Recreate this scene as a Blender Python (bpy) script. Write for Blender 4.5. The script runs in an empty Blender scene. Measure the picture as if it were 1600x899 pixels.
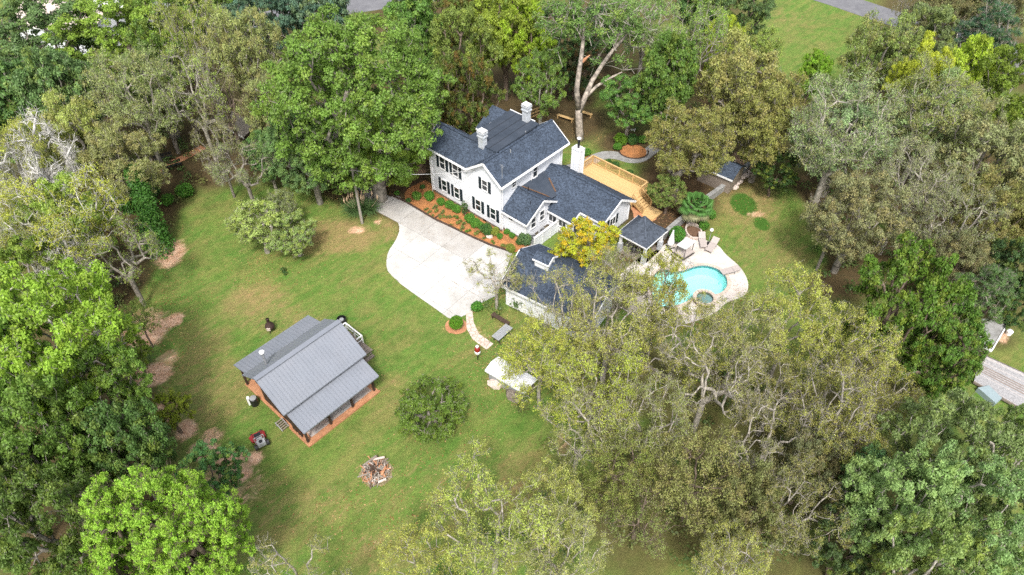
import bpy, bmesh, math, random
import numpy as np
from math import radians as rad, sin, cos, pi
from mathutils import Vector
from mathutils.geometry import tessellate_polygon

S = bpy.context.scene
COL = S.collection
rng = np.random.default_rng(7)
random.seed(7)

# ------------------------------------------------------------ camera, world, sun, exposure
CH, CF, CP = 47.0, 1110.0, rad(45)
cd = bpy.data.cameras.new("camera"); cam = bpy.data.objects.new("camera", cd); COL.objects.link(cam)
cam.location = (0, 0, CH); cam.rotation_euler = (CP, 0, 0)
cd.sensor_width = 36; cd.lens = 36 * CF / 1600; cd.clip_end = 5000; cd.clip_start = 0.5
S.camera = cam
SUN_EL, SUN_AZ = rad(55), rad(182)          # azimuth clockwise from +Y
w = bpy.data.worlds.new("World"); S.world = w; w.use_nodes = True
nt = w.node_tree; bg = nt.nodes["Background"]
sk = nt.nodes.new("ShaderNodeTexSky"); sk.sky_type = 'NISHITA'; sk.sun_disc = False
sk.sun_elevation = SUN_EL; sk.sun_rotation = SUN_AZ; sk.air_density = 1.0; sk.dust_density = 4.0; sk.ozone_density = 1.0
hs = nt.nodes.new("ShaderNodeHueSaturation"); hs.inputs["Saturation"].default_value = 0.45
nt.links.new(sk.outputs[0], hs.inputs["Color"]); nt.links.new(hs.outputs[0], bg.inputs[0])
bg.inputs[1].default_value = 0.15
sd = bpy.data.lights.new("sun", 'SUN'); so = bpy.data.objects.new("sun", sd); COL.objects.link(so)
sd.energy = 1.8; sd.angle = rad(8); sd.color = (1.0, 0.96, 0.9)
sdir = Vector((sin(SUN_AZ) * cos(SUN_EL), cos(SUN_AZ) * cos(SUN_EL), sin(SUN_EL)))
so.rotation_euler = sdir.to_track_quat('Z', 'Y').to_euler(); so.location = (0, 0, 90)
S.view_settings.view_transform = 'Standard'; S.view_settings.look = 'None'
S.view_settings.exposure = 0.93; S.view_settings.gamma = 1.0
S.render.engine = 'CYCLES'
S.cycles.max_bounces = 6; S.cycles.diffuse_bounces = 3; S.cycles.glossy_bounces = 2
S.cycles.transmission_bounces = 3; S.cycles.transparent_max_bounces = 8
S.cycles.use_denoising = False

# ------------------------------------------------------------ places read off the photograph, as real positions
def P(px, py, z=0.0):
    u = (px - 800) / CF; v = (py - 449.5) / CF
    dy = cos(CP) - v * sin(CP); dz = -sin(CP) - v * cos(CP)
    t = (z - CH) / dz
    return Vector((u * t, dy * t, z))
def depth(p): return p[1] * cos(CP) + (CH - p[2]) * sin(CP)
def mpp(px, py, z=0.0): return depth(P(px, py, z)) / CF     # metres per photo pixel there

# ------------------------------------------------------------ materials
def mat(name, base, rough=0.8, spec=0.3, var=0.0, scale=3.0, bump=0.0, bscale=20.0, metal=0.0, tint=None, tscale=0.6, tamt=0.5, coords='Object', stretch=None):
    m = bpy.data.materials.new(name); m.use_nodes = True
    n = m.node_tree.nodes; l = m.node_tree.links; b = n["Principled BSDF"]
    b.inputs["Roughness"].default_value = rough; b.inputs["Specular IOR Level"].default_value = spec
    b.inputs["Metallic"].default_value = metal; b.inputs["Base Color"].default_value = (*base, 1)
    if not (var or bump or tint): return m
    tc = n.new("ShaderNodeTexCoord"); src = tc.outputs[coords]
    if stretch:
        mp = n.new("ShaderNodeMapping"); mp.inputs["Scale"].default_value = stretch[:3]
        mp.inputs["Rotation"].default_value = (0, 0, stretch[3] if len(stretch) > 3 else 0)
        l.new(src, mp.inputs[0]); src = mp.outputs[0]
    rgb = n.new("ShaderNodeRGB"); rgb.outputs[0].default_value = (*base, 1); cur = rgb.outputs[0]
    if tint:
        t = n.new("ShaderNodeTexNoise"); t.inputs["Scale"].default_value = tscale; t.inputs["Detail"].default_value = 5; t.inputs["Roughness"].default_value = .65
        l.new(src, t.inputs["Vector"])
        r = n.new("ShaderNodeValToRGB"); r.color_ramp.elements[0].position = 0.42; r.color_ramp.elements[1].position = 0.66
        r.color_ramp.elements[0].color = (0, 0, 0, 1); r.color_ramp.elements[1].color = (tamt,) * 3 + (1,)
        l.new(t.outputs[0], r.inputs[0])
        x = n.new("ShaderNodeMix"); x.data_type = 'RGBA'; l.new(r.outputs[0], x.inputs["Factor"])
        l.new(cur, x.inputs["A"]); x.inputs["B"].default_value = (*tint, 1); cur = x.outputs["Result"]
    if var:
        t = n.new("ShaderNodeTexNoise"); t.inputs["Scale"].default_value = scale; t.inputs["Detail"].default_value = 6; t.inputs["Roughness"].default_value = .7
        l.new(src, t.inputs["Vector"])
        mr = n.new("ShaderNodeMapRange"); mr.inputs[1].default_value = .3; mr.inputs[2].default_value = .7
        mr.inputs[3].default_value = 1 - var; mr.inputs[4].default_value = 1 + var; l.new(t.outputs[0], mr.inputs[0])
        x = n.new("ShaderNodeVectorMath"); x.operation = 'SCALE'; l.new(cur, x.inputs[0]); l.new(mr.outputs[0], x.inputs["Scale"]); cur = x.outputs[0]
    l.new(cur, b.inputs["Base Color"])
    if bump:
        t = n.new("ShaderNodeTexNoise"); t.inputs["Scale"].default_value = bscale; t.inputs["Detail"].default_value = 4; l.new(src, t.inputs["Vector"])
        bp = n.new("ShaderNodeBump"); bp.inputs["Strength"].default_value = bump; bp.inputs["Distance"].default_value = .05
        l.new(t.outputs[0], bp.inputs["Height"]); l.new(bp.outputs[0], b.inputs["Normal"])
    return m

def leaf_mat(name, second, rough=.5, trans=.38, second_amt=0.7):
    """colour of the plant (object colour), varied leaf by leaf, some leaves turned to a second colour"""
    m = bpy.data.materials.new(name); m.use_nodes = True
    n = m.node_tree.nodes; l = m.node_tree.links; b = n["Principled BSDF"]; out = n["Material Output"]
    b.inputs["Roughness"].default_value = rough; b.inputs["Specular IOR Level"].default_value = .35
    oi = n.new("ShaderNodeObjectInfo"); at = n.new("ShaderNodeAttribute"); at.attribute_name = "leafvar"
    sp = n.new("ShaderNodeSeparateColor"); l.new(at.outputs["Color"], sp.inputs[0])
    x = n.new("ShaderNodeMix"); x.data_type = 'RGBA'
    ma = n.new("ShaderNodeMath"); ma.operation = 'MULTIPLY'; ma.inputs[1].default_value = second_amt
    l.new(sp.outputs[1], ma.inputs[0]); l.new(ma.outputs[0], x.inputs["Factor"])
    l.new(oi.outputs["Color"], x.inputs["A"]); x.inputs["B"].default_value = (*second, 1)
    mr = n.new("ShaderNodeMapRange"); mr.inputs[3].default_value = .95; mr.inputs[4].default_value = 2.35; l.new(sp.outputs[0], mr.inputs[0])
    v = n.new("ShaderNodeVectorMath"); v.operation = 'SCALE'; l.new(x.outputs["Result"], v.inputs[0]); l.new(mr.outputs[0], v.inputs["Scale"])
    l.new(v.outputs[0], b.inputs["Base Color"])
    tr = n.new("ShaderNodeBsdfTranslucent"); l.new(v.outputs[0], tr.inputs[0])
    mx = n.new("ShaderNodeMixShader"); mx.inputs[0].default_value = trans
    l.new(b.outputs[0], mx.inputs[1]); l.new(tr.outputs[0], mx.inputs[2]); l.new(mx.outputs[0], out.inputs[0])
    return m

def bark_mat():
    m = bpy.data.materials.new("bark"); m.use_nodes = True
    n = m.node_tree.nodes; l = m.node_tree.links; b = n["Principled BSDF"]; b.inputs["Roughness"].default_value = .9
    oi = n.new("ShaderNodeObjectInfo"); tc = n.new("ShaderNodeTexCoord")
    t = n.new("ShaderNodeTexNoise"); t.inputs["Scale"].default_value = 2.5; t.inputs["Detail"].default_value = 6; l.new(tc.outputs["Object"], t.inputs["Vector"])
    mr = n.new("ShaderNodeMapRange"); mr.inputs[1].default_value = .35; mr.inputs[2].default_value = .65; mr.inputs[3].default_value = .5; mr.inputs[4].default_value = 1.35
    l.new(t.outputs[0], mr.inputs[0])
    v = n.new("ShaderNodeVectorMath"); v.operation = 'SCALE'; l.new(oi.outputs["Color"], v.inputs[0]); l.new(mr.outputs[0], v.inputs["Scale"])
    l.new(v.outputs[0], b.inputs["Base Color"]); return m

def shingle_mat(name, base, lo=.55, hi=1.7, scale=5.0, stretch=(1, 1, 1.6)):
    m = bpy.data.materials.new(name); m.use_nodes = True
    n = m.node_tree.nodes; l = m.node_tree.links; b = n["Principled BSDF"]; b.inputs["Roughness"].default_value = .85; b.inputs["Specular IOR Level"].default_value = .25
    tc = n.new("ShaderNodeTexCoord"); mp = n.new("ShaderNodeMapping"); mp.inputs["Scale"].default_value = stretch; l.new(tc.outputs["Object"], mp.inputs[0])
    vo = n.new("ShaderNodeTexVoronoi"); vo.inputs["Scale"].default_value = scale; l.new(mp.outputs[0], vo.inputs["Vector"])
    sp = n.new("ShaderNodeSeparateColor"); l.new(vo.outputs["Color"], sp.inputs[0])
    no = n.new("ShaderNodeTexNoise"); no.inputs["Scale"].default_value = .8; no.inputs["Detail"].default_value = 6; l.new(mp.outputs[0], no.inputs["Vector"])
    mr = n.new("ShaderNodeMapRange"); mr.inputs[3].default_value = lo; mr.inputs[4].default_value = hi; l.new(sp.outputs[0], mr.inputs[0])
    m2 = n.new("ShaderNodeMapRange"); m2.inputs[1].default_value = .3; m2.inputs[2].default_value = .7; m2.inputs[3].default_value = .82; m2.inputs[4].default_value = 1.18; l.new(no.outputs[0], m2.inputs[0])
    mu = n.new("ShaderNodeMath"); mu.operation = 'MULTIPLY'; l.new(mr.outputs[0], mu.inputs[0]); l.new(m2.outputs[0], mu.inputs[1])
    v = n.new("ShaderNodeVectorMath"); v.operation = 'SCALE'; v.inputs[0].default_value = base; l.new(mu.outputs[0], v.inputs["Scale"])
    l.new(v.outputs[0], b.inputs["Base Color"])
    bp = n.new("ShaderNodeBump"); bp.inputs["Strength"].default_value = .5; bp.inputs["Distance"].default_value = .02
    l.new(sp.outputs[0], bp.inputs["Height"]); l.new(bp.outputs[0], b.inputs["Normal"])
    return m

def siding_mat(name, base, per=.16):
    m = bpy.data.materials.new(name); m.use_nodes = True
    n = m.node_tree.nodes; l = m.node_tree.links; b = n["Principled BSDF"]; b.inputs["Roughness"].default_value = .55
    tc = n.new("ShaderNodeTexCoord"); sp = n.new("ShaderNodeSeparateXYZ"); l.new(tc.outputs["Object"], sp.inputs[0])
    mu = n.new("ShaderNodeMath"); mu.operation = 'DIVIDE'; mu.inputs[1].default_value = per; l.new(sp.outputs[2], mu.inputs[0])
    fr = n.new("ShaderNodeMath"); fr.operation = 'FRACT'; l.new(mu.outputs[0], fr.inputs[0])
    bp = n.new("ShaderNodeBump"); bp.inputs["Strength"].default_value = .9; bp.inputs["Distance"].default_value = .02; bp.invert = True
    l.new(fr.outputs[0], bp.inputs["Height"]); l.new(bp.outputs[0], b.inputs["Normal"])
    no = n.new("ShaderNodeTexNoise"); no.inputs["Scale"].default_value = .7; no.inputs["Detail"].default_value = 6; l.new(tc.outputs["Object"], no.inputs["Vector"])
    mr = n.new("ShaderNodeMapRange"); mr.inputs[1].default_value = .3; mr.inputs[2].default_value = .7; mr.inputs[3].default_value = .9; mr.inputs[4].default_value = 1.04; l.new(no.outputs[0], mr.inputs[0])
    v = n.new("ShaderNodeVectorMath"); v.operation = 'SCALE'; v.inputs[0].default_value = base; l.new(mr.outputs[0], v.inputs["Scale"]); l.new(v.outputs[0], b.inputs["Base Color"])
    return m

M = {}
M['bark'] = bark_mat()
M['leaf'] = leaf_mat("leaf_green", (.19, .22, .03), second_amt=.6)
M['leaf_olive'] = leaf_mat("leaf_olive", (.215, .165, .062), trans=.32, second_amt=.45)
M['leaf_gold'] = leaf_mat("leaf_gold", (.42, .25, .012), second_amt=.6)
M['leaf_rust'] = leaf_mat("leaf_rust", (.16, .07, .02), second_amt=.8)
M['shingle'] = shingle_mat("roof_shingles", (.045, .060, .086), .58, 1.62, 9.0)
M['shingle2'] = shingle_mat("weathered_shingles", (.062, .075, .098), .75, 1.35)
M['membrane'] = mat("roof_membrane", (.040, .052, .072), .7, .3, .12, 1.2, .1, 8, tint=(.06, .07, .09), tamt=.4)
M['siding'] = siding_mat("white_siding", (.74, .76, .80))
M['white'] = mat("white_paint", (.80, .80, .80), .45, .4, .05, 2)
M['shutter'] = mat("black_shutter_paint", (.012, .022, .030), .45, .4, .2, 8)
M['glass'] = mat("window_glass", (.018, .024, .03), .08, .8, .3, 1.2)
M['painted_brick'] = mat("painted_brick", (.50, .53, .57), .8, .2, .16, 7, .6, 14, tint=(.30, .30, .29), tscale=3, tamt=.55)
M['stone'] = mat("fieldstone", (.22, .185, .15), .9, .2, .5, 4, .8, 6, tint=(.10, .08, .07), tscale=3)
M['concrete'] = mat("drive_concrete", (.54, .53, .51), .85, .2, .09, 2.2, .15, 30, tint=(.38, .365, .34), tscale=.3, tamt=.75)
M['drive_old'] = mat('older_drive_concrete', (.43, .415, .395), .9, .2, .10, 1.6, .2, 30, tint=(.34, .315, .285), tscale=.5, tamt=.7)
M['joint'] = mat("joint_soil", (.27, .25, .22), .95, .1)
M['old_concrete'] = mat("walk_concrete", (.30, .30, .295), .9, .2, .2, 3, .3, 20, tint=(.18, .175, .16), tscale=1.0, tamt=.7)
M['apron'] = mat('dusty_concrete', (.40, .385, .37), .9, .2, .15, 2, .2, 12, tint=(.44, .27, .18), tscale=.5, tamt=.7)
M['mulch'] = mat("pine_straw_mulch", (.42, .185, .072), .95, .1, .42, 6, .8, 16, tint=(.24, .12, .06), tscale=1.4, tamt=.6)
M['clay'] = mat("red_clay", (.43, .20, .105), .95, .1, .25, 2, .5, 12, tint=(.50, .30, .18), tscale=.8)
M['deckwood'] = mat("new_pine_boards", (.60, .41, .19), .7, .3, .12, 2.5, .2, 12, stretch=(.3, 6, 1), tint=(.48, .29, .12), tamt=.4)
M['oldwood'] = mat("weathered_wood", (.24, .20, .165), .9, .2, .35, 4, .4, 12, stretch=(1, 1, 4))
M['timber'] = mat("landscape_timber", (.075, .05, .038), .9, .2, .4, 5, .5, 12)
M['barnwood'] = mat("dark_barn_wood", (.062, .040, .029), .85, .25, .45, 4, .5, 10, stretch=(6, 6, .4))
M['metal_roof'] = mat("grey_metal_roof", (.195, .212, .245), .42, .5, .06, .8, tint=(.23, .24, .27), tscale=.5, tamt=.5)
M['galv'] = mat("galvanised_metal", (.45, .46, .47), .35, .6, .15, 4, metal=.6)
M['black'] = mat("black_paint", (.015, .015, .017), .4, .5, .2, 5)
M['rust'] = mat("rusty_iron", (.055, .033, .028), .8, .3, .4, 8, .3, 20)
M['red'] = mat("red_enamel", (.26, .018, .016), .35, .6, .25, 5)
M['grey'] = mat("grey_plastic", (.30, .31, .32), .5, .4, .15, 5)
M['pale_stone'] = mat("pale_flagstone", (.60, .52, .46), .9, .2, .22, 5, .4, 14, tint=(.38, .28, .23), tscale=3)
M['pool_deck'] = mat("pool_deck_stone", (.60, .56, .52), .85, .2, .14, 2.2, .25, 16, tint=(.50, .41, .35), tscale=.7, tamt=.6)
M['coping'] = mat("brick_coping", (.52, .44, .37), .85, .2, .2, 3)
M['plaster'] = mat("pool_plaster", (.60, .84, .83), .8, .2, .06, 1.0)
M['pool_tile'] = mat("pool_tile", (.07, .20, .22), .3, .5, .3, 12)
M['fabric'] = mat("white_canvas", (.78, .78, .77), .85, .1, .05, 3)
M['sling'] = mat("taupe_sling", (.42, .37, .345), .85, .1, .15, 12)
M['asphalt'] = mat("asphalt", (.155, .155, .165), .9, .2, .15, 1.0, .2, 20, tint=(.22, .22, .225), tscale=.4)
M['wire'] = mat("pale_cable", (.42, .42, .42), .6, .3)
M['pole'] = mat("weathered_pole", (.30, .27, .235), .9, .2, .3, 6, .4, 14, stretch=(3, 3, .5))
M['brown'] = mat("brown_soil", (.14, .085, .055), .95, .1, .3, 4, .4, 12)
M['plume'] = mat("dry_plume", (.52, .38, .25), .9, .1, .2, 8)
M['sandbed'] = mat('sandy_joint', (.40, .31, .24), .95, .1, .3, 6)
M['ashsoil'] = mat('ash_and_straw', (.24, .20, .11), .95, .1, .5, 5, .4, 12)
M['oldroof'] = mat('dull_shed_roof', (.19, .17, .145), .9, .2, .25, 2, .3, 10)
M['brick'] = mat("brick_red_brown", (.25, .13, .09), .9, .2, .3, 5, .3, 14)

def water_mat():
    m = bpy.data.materials.new("pool_water"); m.use_nodes = True
    n = m.node_tree.nodes; l = m.node_tree.links; out = n["Material Output"]; n.remove(n["Principled BSDF"])
    tr = n.new("ShaderNodeBsdfTransparent"); tr.inputs[0].default_value = (.72, .955, .93, 1)
    gl = n.new("ShaderNodeBsdfGlossy"); gl.inputs["Roughness"].default_value = .03
    fr = n.new("ShaderNodeFresnel"); fr.inputs[0].default_value = 1.33
    no = n.new("ShaderNodeTexNoise"); no.inputs["Scale"].default_value = 2.2; no.inputs["Detail"].default_value = 3
    bp = n.new("ShaderNodeBump"); bp.inputs["Strength"].default_value = .6; bp.inputs["Distance"].default_value = .08
    l.new(no.outputs[0], bp.inputs["Height"]); l.new(bp.outputs[0], gl.inputs["Normal"]); l.new(bp.outputs[0], fr.inputs["Normal"])
    mx = n.new("ShaderNodeMixShader"); l.new(fr.outputs[0], mx.inputs[0]); l.new(tr.outputs[0], mx.inputs[1]); l.new(gl.outputs[0], mx.inputs[2])
    l.new(mx.outputs[0], out.inputs[0]); return m
M['water'] = water_mat()

# ------------------------------------------------------------ object helpers
def tag(o, label=None, cat=None, group=None, kind=None):
    if label: o['label'] = label
    if cat: o['category'] = cat
    if group: o['group'] = group
    if kind: o['kind'] = kind
    return o
def empty(name, loc, rz=0.0, label=None, cat=None, group=None):
    o = bpy.data.objects.new(name, None); COL.objects.link(o); o.location = loc; o.rotation_euler = (0, 0, rz)
    o.empty_display_size = .3
    return tag(o, label, cat, group)
def copy_tree(o, parent=None):
    c = o.copy(); COL.objects.link(c); c.parent = parent
    for ch in list(o.children): copy_tree(ch, c)
    return c

class MB:
    def __init__(s): s.v = []; s.f = []
    def add(s, vs, fs):
        n = len(s.v); s.v += [tuple(p) for p in vs]; s.f += [tuple(i + n for i in f) for f in fs]; return s
    def box(s, x0, y0, z0, x1, y1, z1):
        return s.add([(x0, y0, z0), (x1, y0, z0), (x1, y1, z0), (x0, y1, z0), (x0, y0, z1), (x1, y0, z1), (x1, y1, z1), (x0, y1, z1)],
                     [(3, 2, 1, 0), (4, 5, 6, 7), (0, 1, 5, 4), (1, 2, 6, 5), (2, 3, 7, 6), (3, 0, 4, 7)])
    def bar(s, a, b, w, h=None, up=(0, 0, 1)):
        h = h or w; a = Vector(a); b = Vector(b); d = (b - a).normalized(); up = Vector(up)
        if abs(d.dot(up)) > .98: up = Vector((1, 0, 0))
        x = d.cross(up).normalized() * (w / 2); y = x.cross(d).normalized() * (h / 2)
        q = [a - x - y, a + x - y, a + x + y, a - x + y, b - x - y, b + x - y, b + x + y, b - x + y]
        return s.add(q, [(0, 1, 2, 3), (7, 6, 5, 4), (0, 4, 5, 1), (1, 5, 6, 2), (2, 6, 7, 3), (3, 7, 4, 0)])
    def tube(s, pts, radii, n=8, caps=True):
        pts = [Vector(p) for p in pts]
        if not hasattr(radii, '__len__'): radii = [radii] * len(pts)
        base = len(s.v); prev = None
        for i, p in enumerate(pts):
            d = (pts[min(i + 1, len(pts) - 1)] - pts[max(i - 1, 0)]).normalized()
            if prev is None:
                u = Vector((0, 0, 1)) if abs(d.z) < .9 else Vector((1, 0, 0)); x = d.cross(u).normalized()
            else: x = (prev - d * prev.dot(d)).normalized()
            prev = x; y = d.cross(x)
            for k in range(n):
                a = 2 * pi * k / n; s.v.append(tuple(p + (x * cos(a) + y * sin(a)) * radii[i]))
        for i in range(len(pts) - 1):
            for k in range(n):
                a = base + i * n + k; b = base + i * n + (k + 1) % n
                s.f.append((a, b, b + n, a + n))
        if caps:
            s.f.append(tuple(base + k for k in reversed(range(n)))); s.f.append(tuple(base + (len(pts) - 1) * n + k for k in range(n)))
        return s
    def slab(s, quad, t, nrm=None):
        q = [Vector(p) for p in quad]; nn = (q[1] - q[0]).cross(q[2] - q[0]).normalized()
        if nn.z < 0: nn = -nn
        if nrm: nn = Vector(nrm)
        n = len(q); lo = [p - nn * t for p in q]
        fs = [tuple(range(n)), tuple(range(2 * n - 1, n - 1, -1))] + [(i, i + n, (i + 1) % n + n, (i + 1) % n) for i in range(n)]
        return s.add(q + lo, fs)
    def prism(s, poly, z0, z1):
        n = len(poly); area = sum(poly[i][0] * poly[(i + 1) % n][1] - poly[(i + 1) % n][0] * poly[i][1] for i in range(n))
        if area < 0: poly = poly[::-1]
        vs = [(p[0], p[1], z0) for p in poly] + [(p[0], p[1], z1) for p in poly]
        return s.add(vs, [tuple(range(n - 1, -1, -1)), tuple(range(n, 2 * n))] + [(i, (i + 1) % n, (i + 1) % n + n, i + n) for i in range(n)])
    def lathe(s, prof, n=16, c=(0, 0, 0)):
        base = len(s.v)
        for r, z in prof:
            for k in range(n):
                a = 2 * pi * k / n; s.v.append((c[0] + r * cos(a), c[1] + r * sin(a), c[2] + z))
        for i in range(len(prof) - 1):
            for k in range(n):
                a = base + i * n + k; b = base + i * n + (k + 1) % n; s.f.append((a, b, b + n, a + n))
        s.f.append(tuple(base + k for k in reversed(range(n)))); s.f.append(tuple(base + (len(prof) - 1) * n + k for k in range(n)))
        return s
    def build(s, name, m, parent=None, smooth=False, **kw):
        me = bpy.data.meshes.new(name); me.from_pydata(s.v, [], s.f); me.validate(); me.update()
        me.materials.append(M[m] if isinstance(m, str) else m)
        if smooth:
            for p in me.polygons: p.use_smooth = True
        o = bpy.data.objects.new(name, me); COL.objects.link(o); o.parent = parent
        return tag(o, **kw)

def fast_mesh(name, V, F, m, var=None):
    """V (n,3), F (k,4) or (k,3) arrays; var (n,4) colours"""
    me = bpy.data.meshes.new(name); V = np.asarray(V, np.float32); F = np.asarray(F, np.int32); k = F.shape[1]
    me.vertices.add(len(V)); me.vertices.foreach_set("co", V.ravel())
    me.loops.add(F.size); me.loops.foreach_set("vertex_index", F.ravel())
    me.polygons.add(len(F)); me.polygons.foreach_set("loop_start", np.arange(0, F.size, k, dtype=np.int32))
    try: me.polygons.foreach_set("loop_total", np.full(len(F), k, np.int32))
    except Exception: pass
    if var is not None:
        a = me.attributes.new("leafvar", 'FLOAT_COLOR', 'POINT'); a.data.foreach_set("color", np.asarray(var, np.float32).ravel())
    me.update(calc_edges=True); me.materials.append(m if not isinstance(m, str) else M[m]); return me

# ------------------------------------------------------------ plants
def unit(a): return a / np.maximum(np.linalg.norm(a, axis=-1, keepdims=True), 1e-6)
def leaves(R, centres, radii, n_per, size, aspect=.6, flat=.75, up=.45, jit=.8, shell=2.2, m='leaf', name='crown', second=.25, keep=None):
    """leaf-sized folded quads scattered through the clumps"""
    C = np.repeat(np.arange(len(centres)), n_per)
    d = unit(R.normal(size=(len(C), 3))); d[:, 2] = np.where(R.random(len(C)) < .7, np.abs(d[:, 2]), d[:, 2])
    rr = R.random(len(C)) ** (1 / shell)
    p = centres[C] + d * (radii[C] * rr)[:, None] * np.array([1, 1, flat])
    nrm = unit(d * .8 + np.array([0, 0, up]) + R.normal(size=d.shape) * jit * .6)
    t = unit(np.cross(nrm, unit(R.normal(size=d.shape)))); b = np.cross(nrm, t)
    s = size * (.6 + .8 * R.random(len(C)))[:, None]; a = aspect
    V = np.stack([p - t * s * .5, p + b * s * a * .5 - nrm * s * .12, p + t * s * .5 - nrm * s * .2, p - b * s * a * .5 - nrm * s * .12], 1).reshape(-1, 3)
    F = np.arange(len(V)).reshape(-1, 4)
    cb = R.random(len(centres)); cs = R.random(len(centres)) ** 2
    r1 = np.clip(.45 * cb[C] + .55 * R.random(len(C)), 0, 1)
    r2 = np.clip((cs[C] * 1.2 + R.random(len(C)) * .5 - .5) * 2 * second / .25 * .5, 0, 1)
    var = np.zeros((len(C), 4)); var[:, 0] = r1; var[:, 1] = r2; var[:, 3] = 1
    return fast_mesh(name, V, F, m, np.repeat(var, 4, 0))

def lobed(R, n, cz, rx, rz, mind, lobes=7, inner=.35, bottom=-.55):
    """clump centres filling a lumpy crown"""
    ld = unit(R.normal(size=(lobes, 3)) * np.array([1, 1, .6])); lg = .6 + .5 * R.random(lobes)
    pts = []
    tries = 0
    while len(pts) < n and tries < n * 30:
        tries += 1
        d = unit(R.normal(size=3))
        if d[2] < bottom: continue
        g = .74 + .26 * np.max(np.maximum(ld @ d, 0) ** 3 * lg / lg.max())
        r = (inner ** 3 + (1 - inner ** 3) * R.random()) ** (1 / 3) * g
        p = np.array([d[0] * rx * r, d[1] * rx * r, cz + d[2] * rz * r])
        if pts and np.min(np.linalg.norm(np.array(pts) - p, axis=1)) < mind * (1 - .5 * tries / (n * 30)): continue
        pts.append(p)
    return np.array(pts)

def skeleton(R, centres, th, step=1.0, bend=.25, trunk_lean=.4, tip=.018, pw=2.1, twigs=5, twig_len=1.0, kink=.12, fork=None, min_r=0):
    """branches grown from the trunk to every clump; returns nodes, parents, radii"""
    nodes = []; par = []; plen = []
    n0 = max(3, int(th / step)); lean = R.normal(size=2) * trunk_lean
    for i in range(n0 + 1):
        f = i / n0; nodes.append(np.array([lean[0] * f ** 2, lean[1] * f ** 2, th * f])); par.append(i - 1); plen.append(th * f)
    if fork is not None:
        for path in fork:
            k = n0
            for q in path:
                nodes.append(np.array(q, float)); par.append(k); plen.append(plen[k] + np.linalg.norm(nodes[-1] - nodes[k])); k = len(nodes) - 1
    top = nodes[n0]
    order = np.argsort(np.linalg.norm(centres - top, axis=1)); ends = []
    for ci in order:
        c = centres[ci]; N = np.array(nodes); D = np.linalg.norm(N - c, axis=1)
        cost = D + .30 * np.array(plen) + np.maximum(0, N[:, 2] - c[2]) * .8
        cost[:max(1, n0 // 2)] += 6
        k = int(np.argmin(cost)); a = N[k]; L = D[k]; m = max(1, int(round(L / step)))
        prev = N[par[k]] if par[k] >= 0 else a - np.array([0, 0, 1.])
        t0 = unit(a - prev) * L * bend + np.array([0, 0, L * .12]); side = R.normal(size=3) * L * .05
        for i in range(1, m + 1):
            f = i / m; q = a + (c - a) * f + (t0 + side) * (f * (1 - f) * 2)
            if i < m: q = q + R.normal(size=3) * kink * step
            nodes.append(q); par.append(k if i == 1 else len(nodes) - 2); plen.append(plen[par[-1]] + L / m)
        ends.append(len(nodes) - 1)
    for e in ends:
        for _ in range(twigs):
            d = unit(R.normal(size=3) + np.array([0, 0, .5])) * twig_len * (.5 + R.random() * .8)
            nodes.append(nodes[e] + d * .5 + R.normal(size=3) * .08); par.append(e); plen.append(0)
            k = len(nodes) - 1
            for _ in range(2):
                nodes.append(nodes[k] + unit(d + R.normal(size=3) * twig_len * .6) * twig_len * .5); par.append(k); plen.append(0)
    par = np.array(par); N = np.array(nodes); w = np.zeros(len(N)); hasc = np.zeros(len(N), bool); hasc[par[par >= 0]] = True
    w[~hasc] = 1
    for i in range(len(N) - 1, 0, -1): w[par[i]] += w[i]
    r = np.maximum(tip * w ** (1 / pw), min_r); return N, par, r

def tubes_mesh(name, N, par, r, m='bark', sides=5):
    idx = np.where(par >= 0)[0]; a = N[par[idx]]; b = N[idx]; rb = r[idx]; ra = np.minimum(r[par[idx]], rb * 1.45)
    d = unit(b - a); h = np.where(np.abs(d[:, 2:3]) < .9, np.array([[0, 0, 1.]]), np.array([[1., 0, 0]])); x = unit(np.cross(d, h)); y = np.cross(d, x)
    out = []; F = []
    big = rb > .06; base = 0
    for msk, sd in ((big, 7), (~big, 3)):
        k = msk.sum()
        if not k: continue
        an = 2 * pi * np.arange(sd) / sd; ring = x[msk][:, None] * np.cos(an)[None, :, None] + y[msk][:, None] * np.sin(an)[None, :, None]
        A = a[msk][:, None] + ring * ra[msk][:, None, None]; B = b[msk][:, None] + ring * rb[msk][:, None, None]
        V = np.concatenate([A, B], 1).reshape(-1, 3); off = base + np.arange(k)[:, None] * 2 * sd; i = np.arange(sd)
        f = np.stack([i, (i + 1) % sd, (i + 1) % sd + sd, i + sd], 1)[None] + off[:, :, None]
        out.append(V); F.append(f.reshape(-1, 4)); base += len(V)
    me = fast_mesh(name, np.concatenate(out), np.concatenate(F), m)
    me.polygons.foreach_set("use_smooth", np.ones(len(me.polygons), bool)); return me

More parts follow.
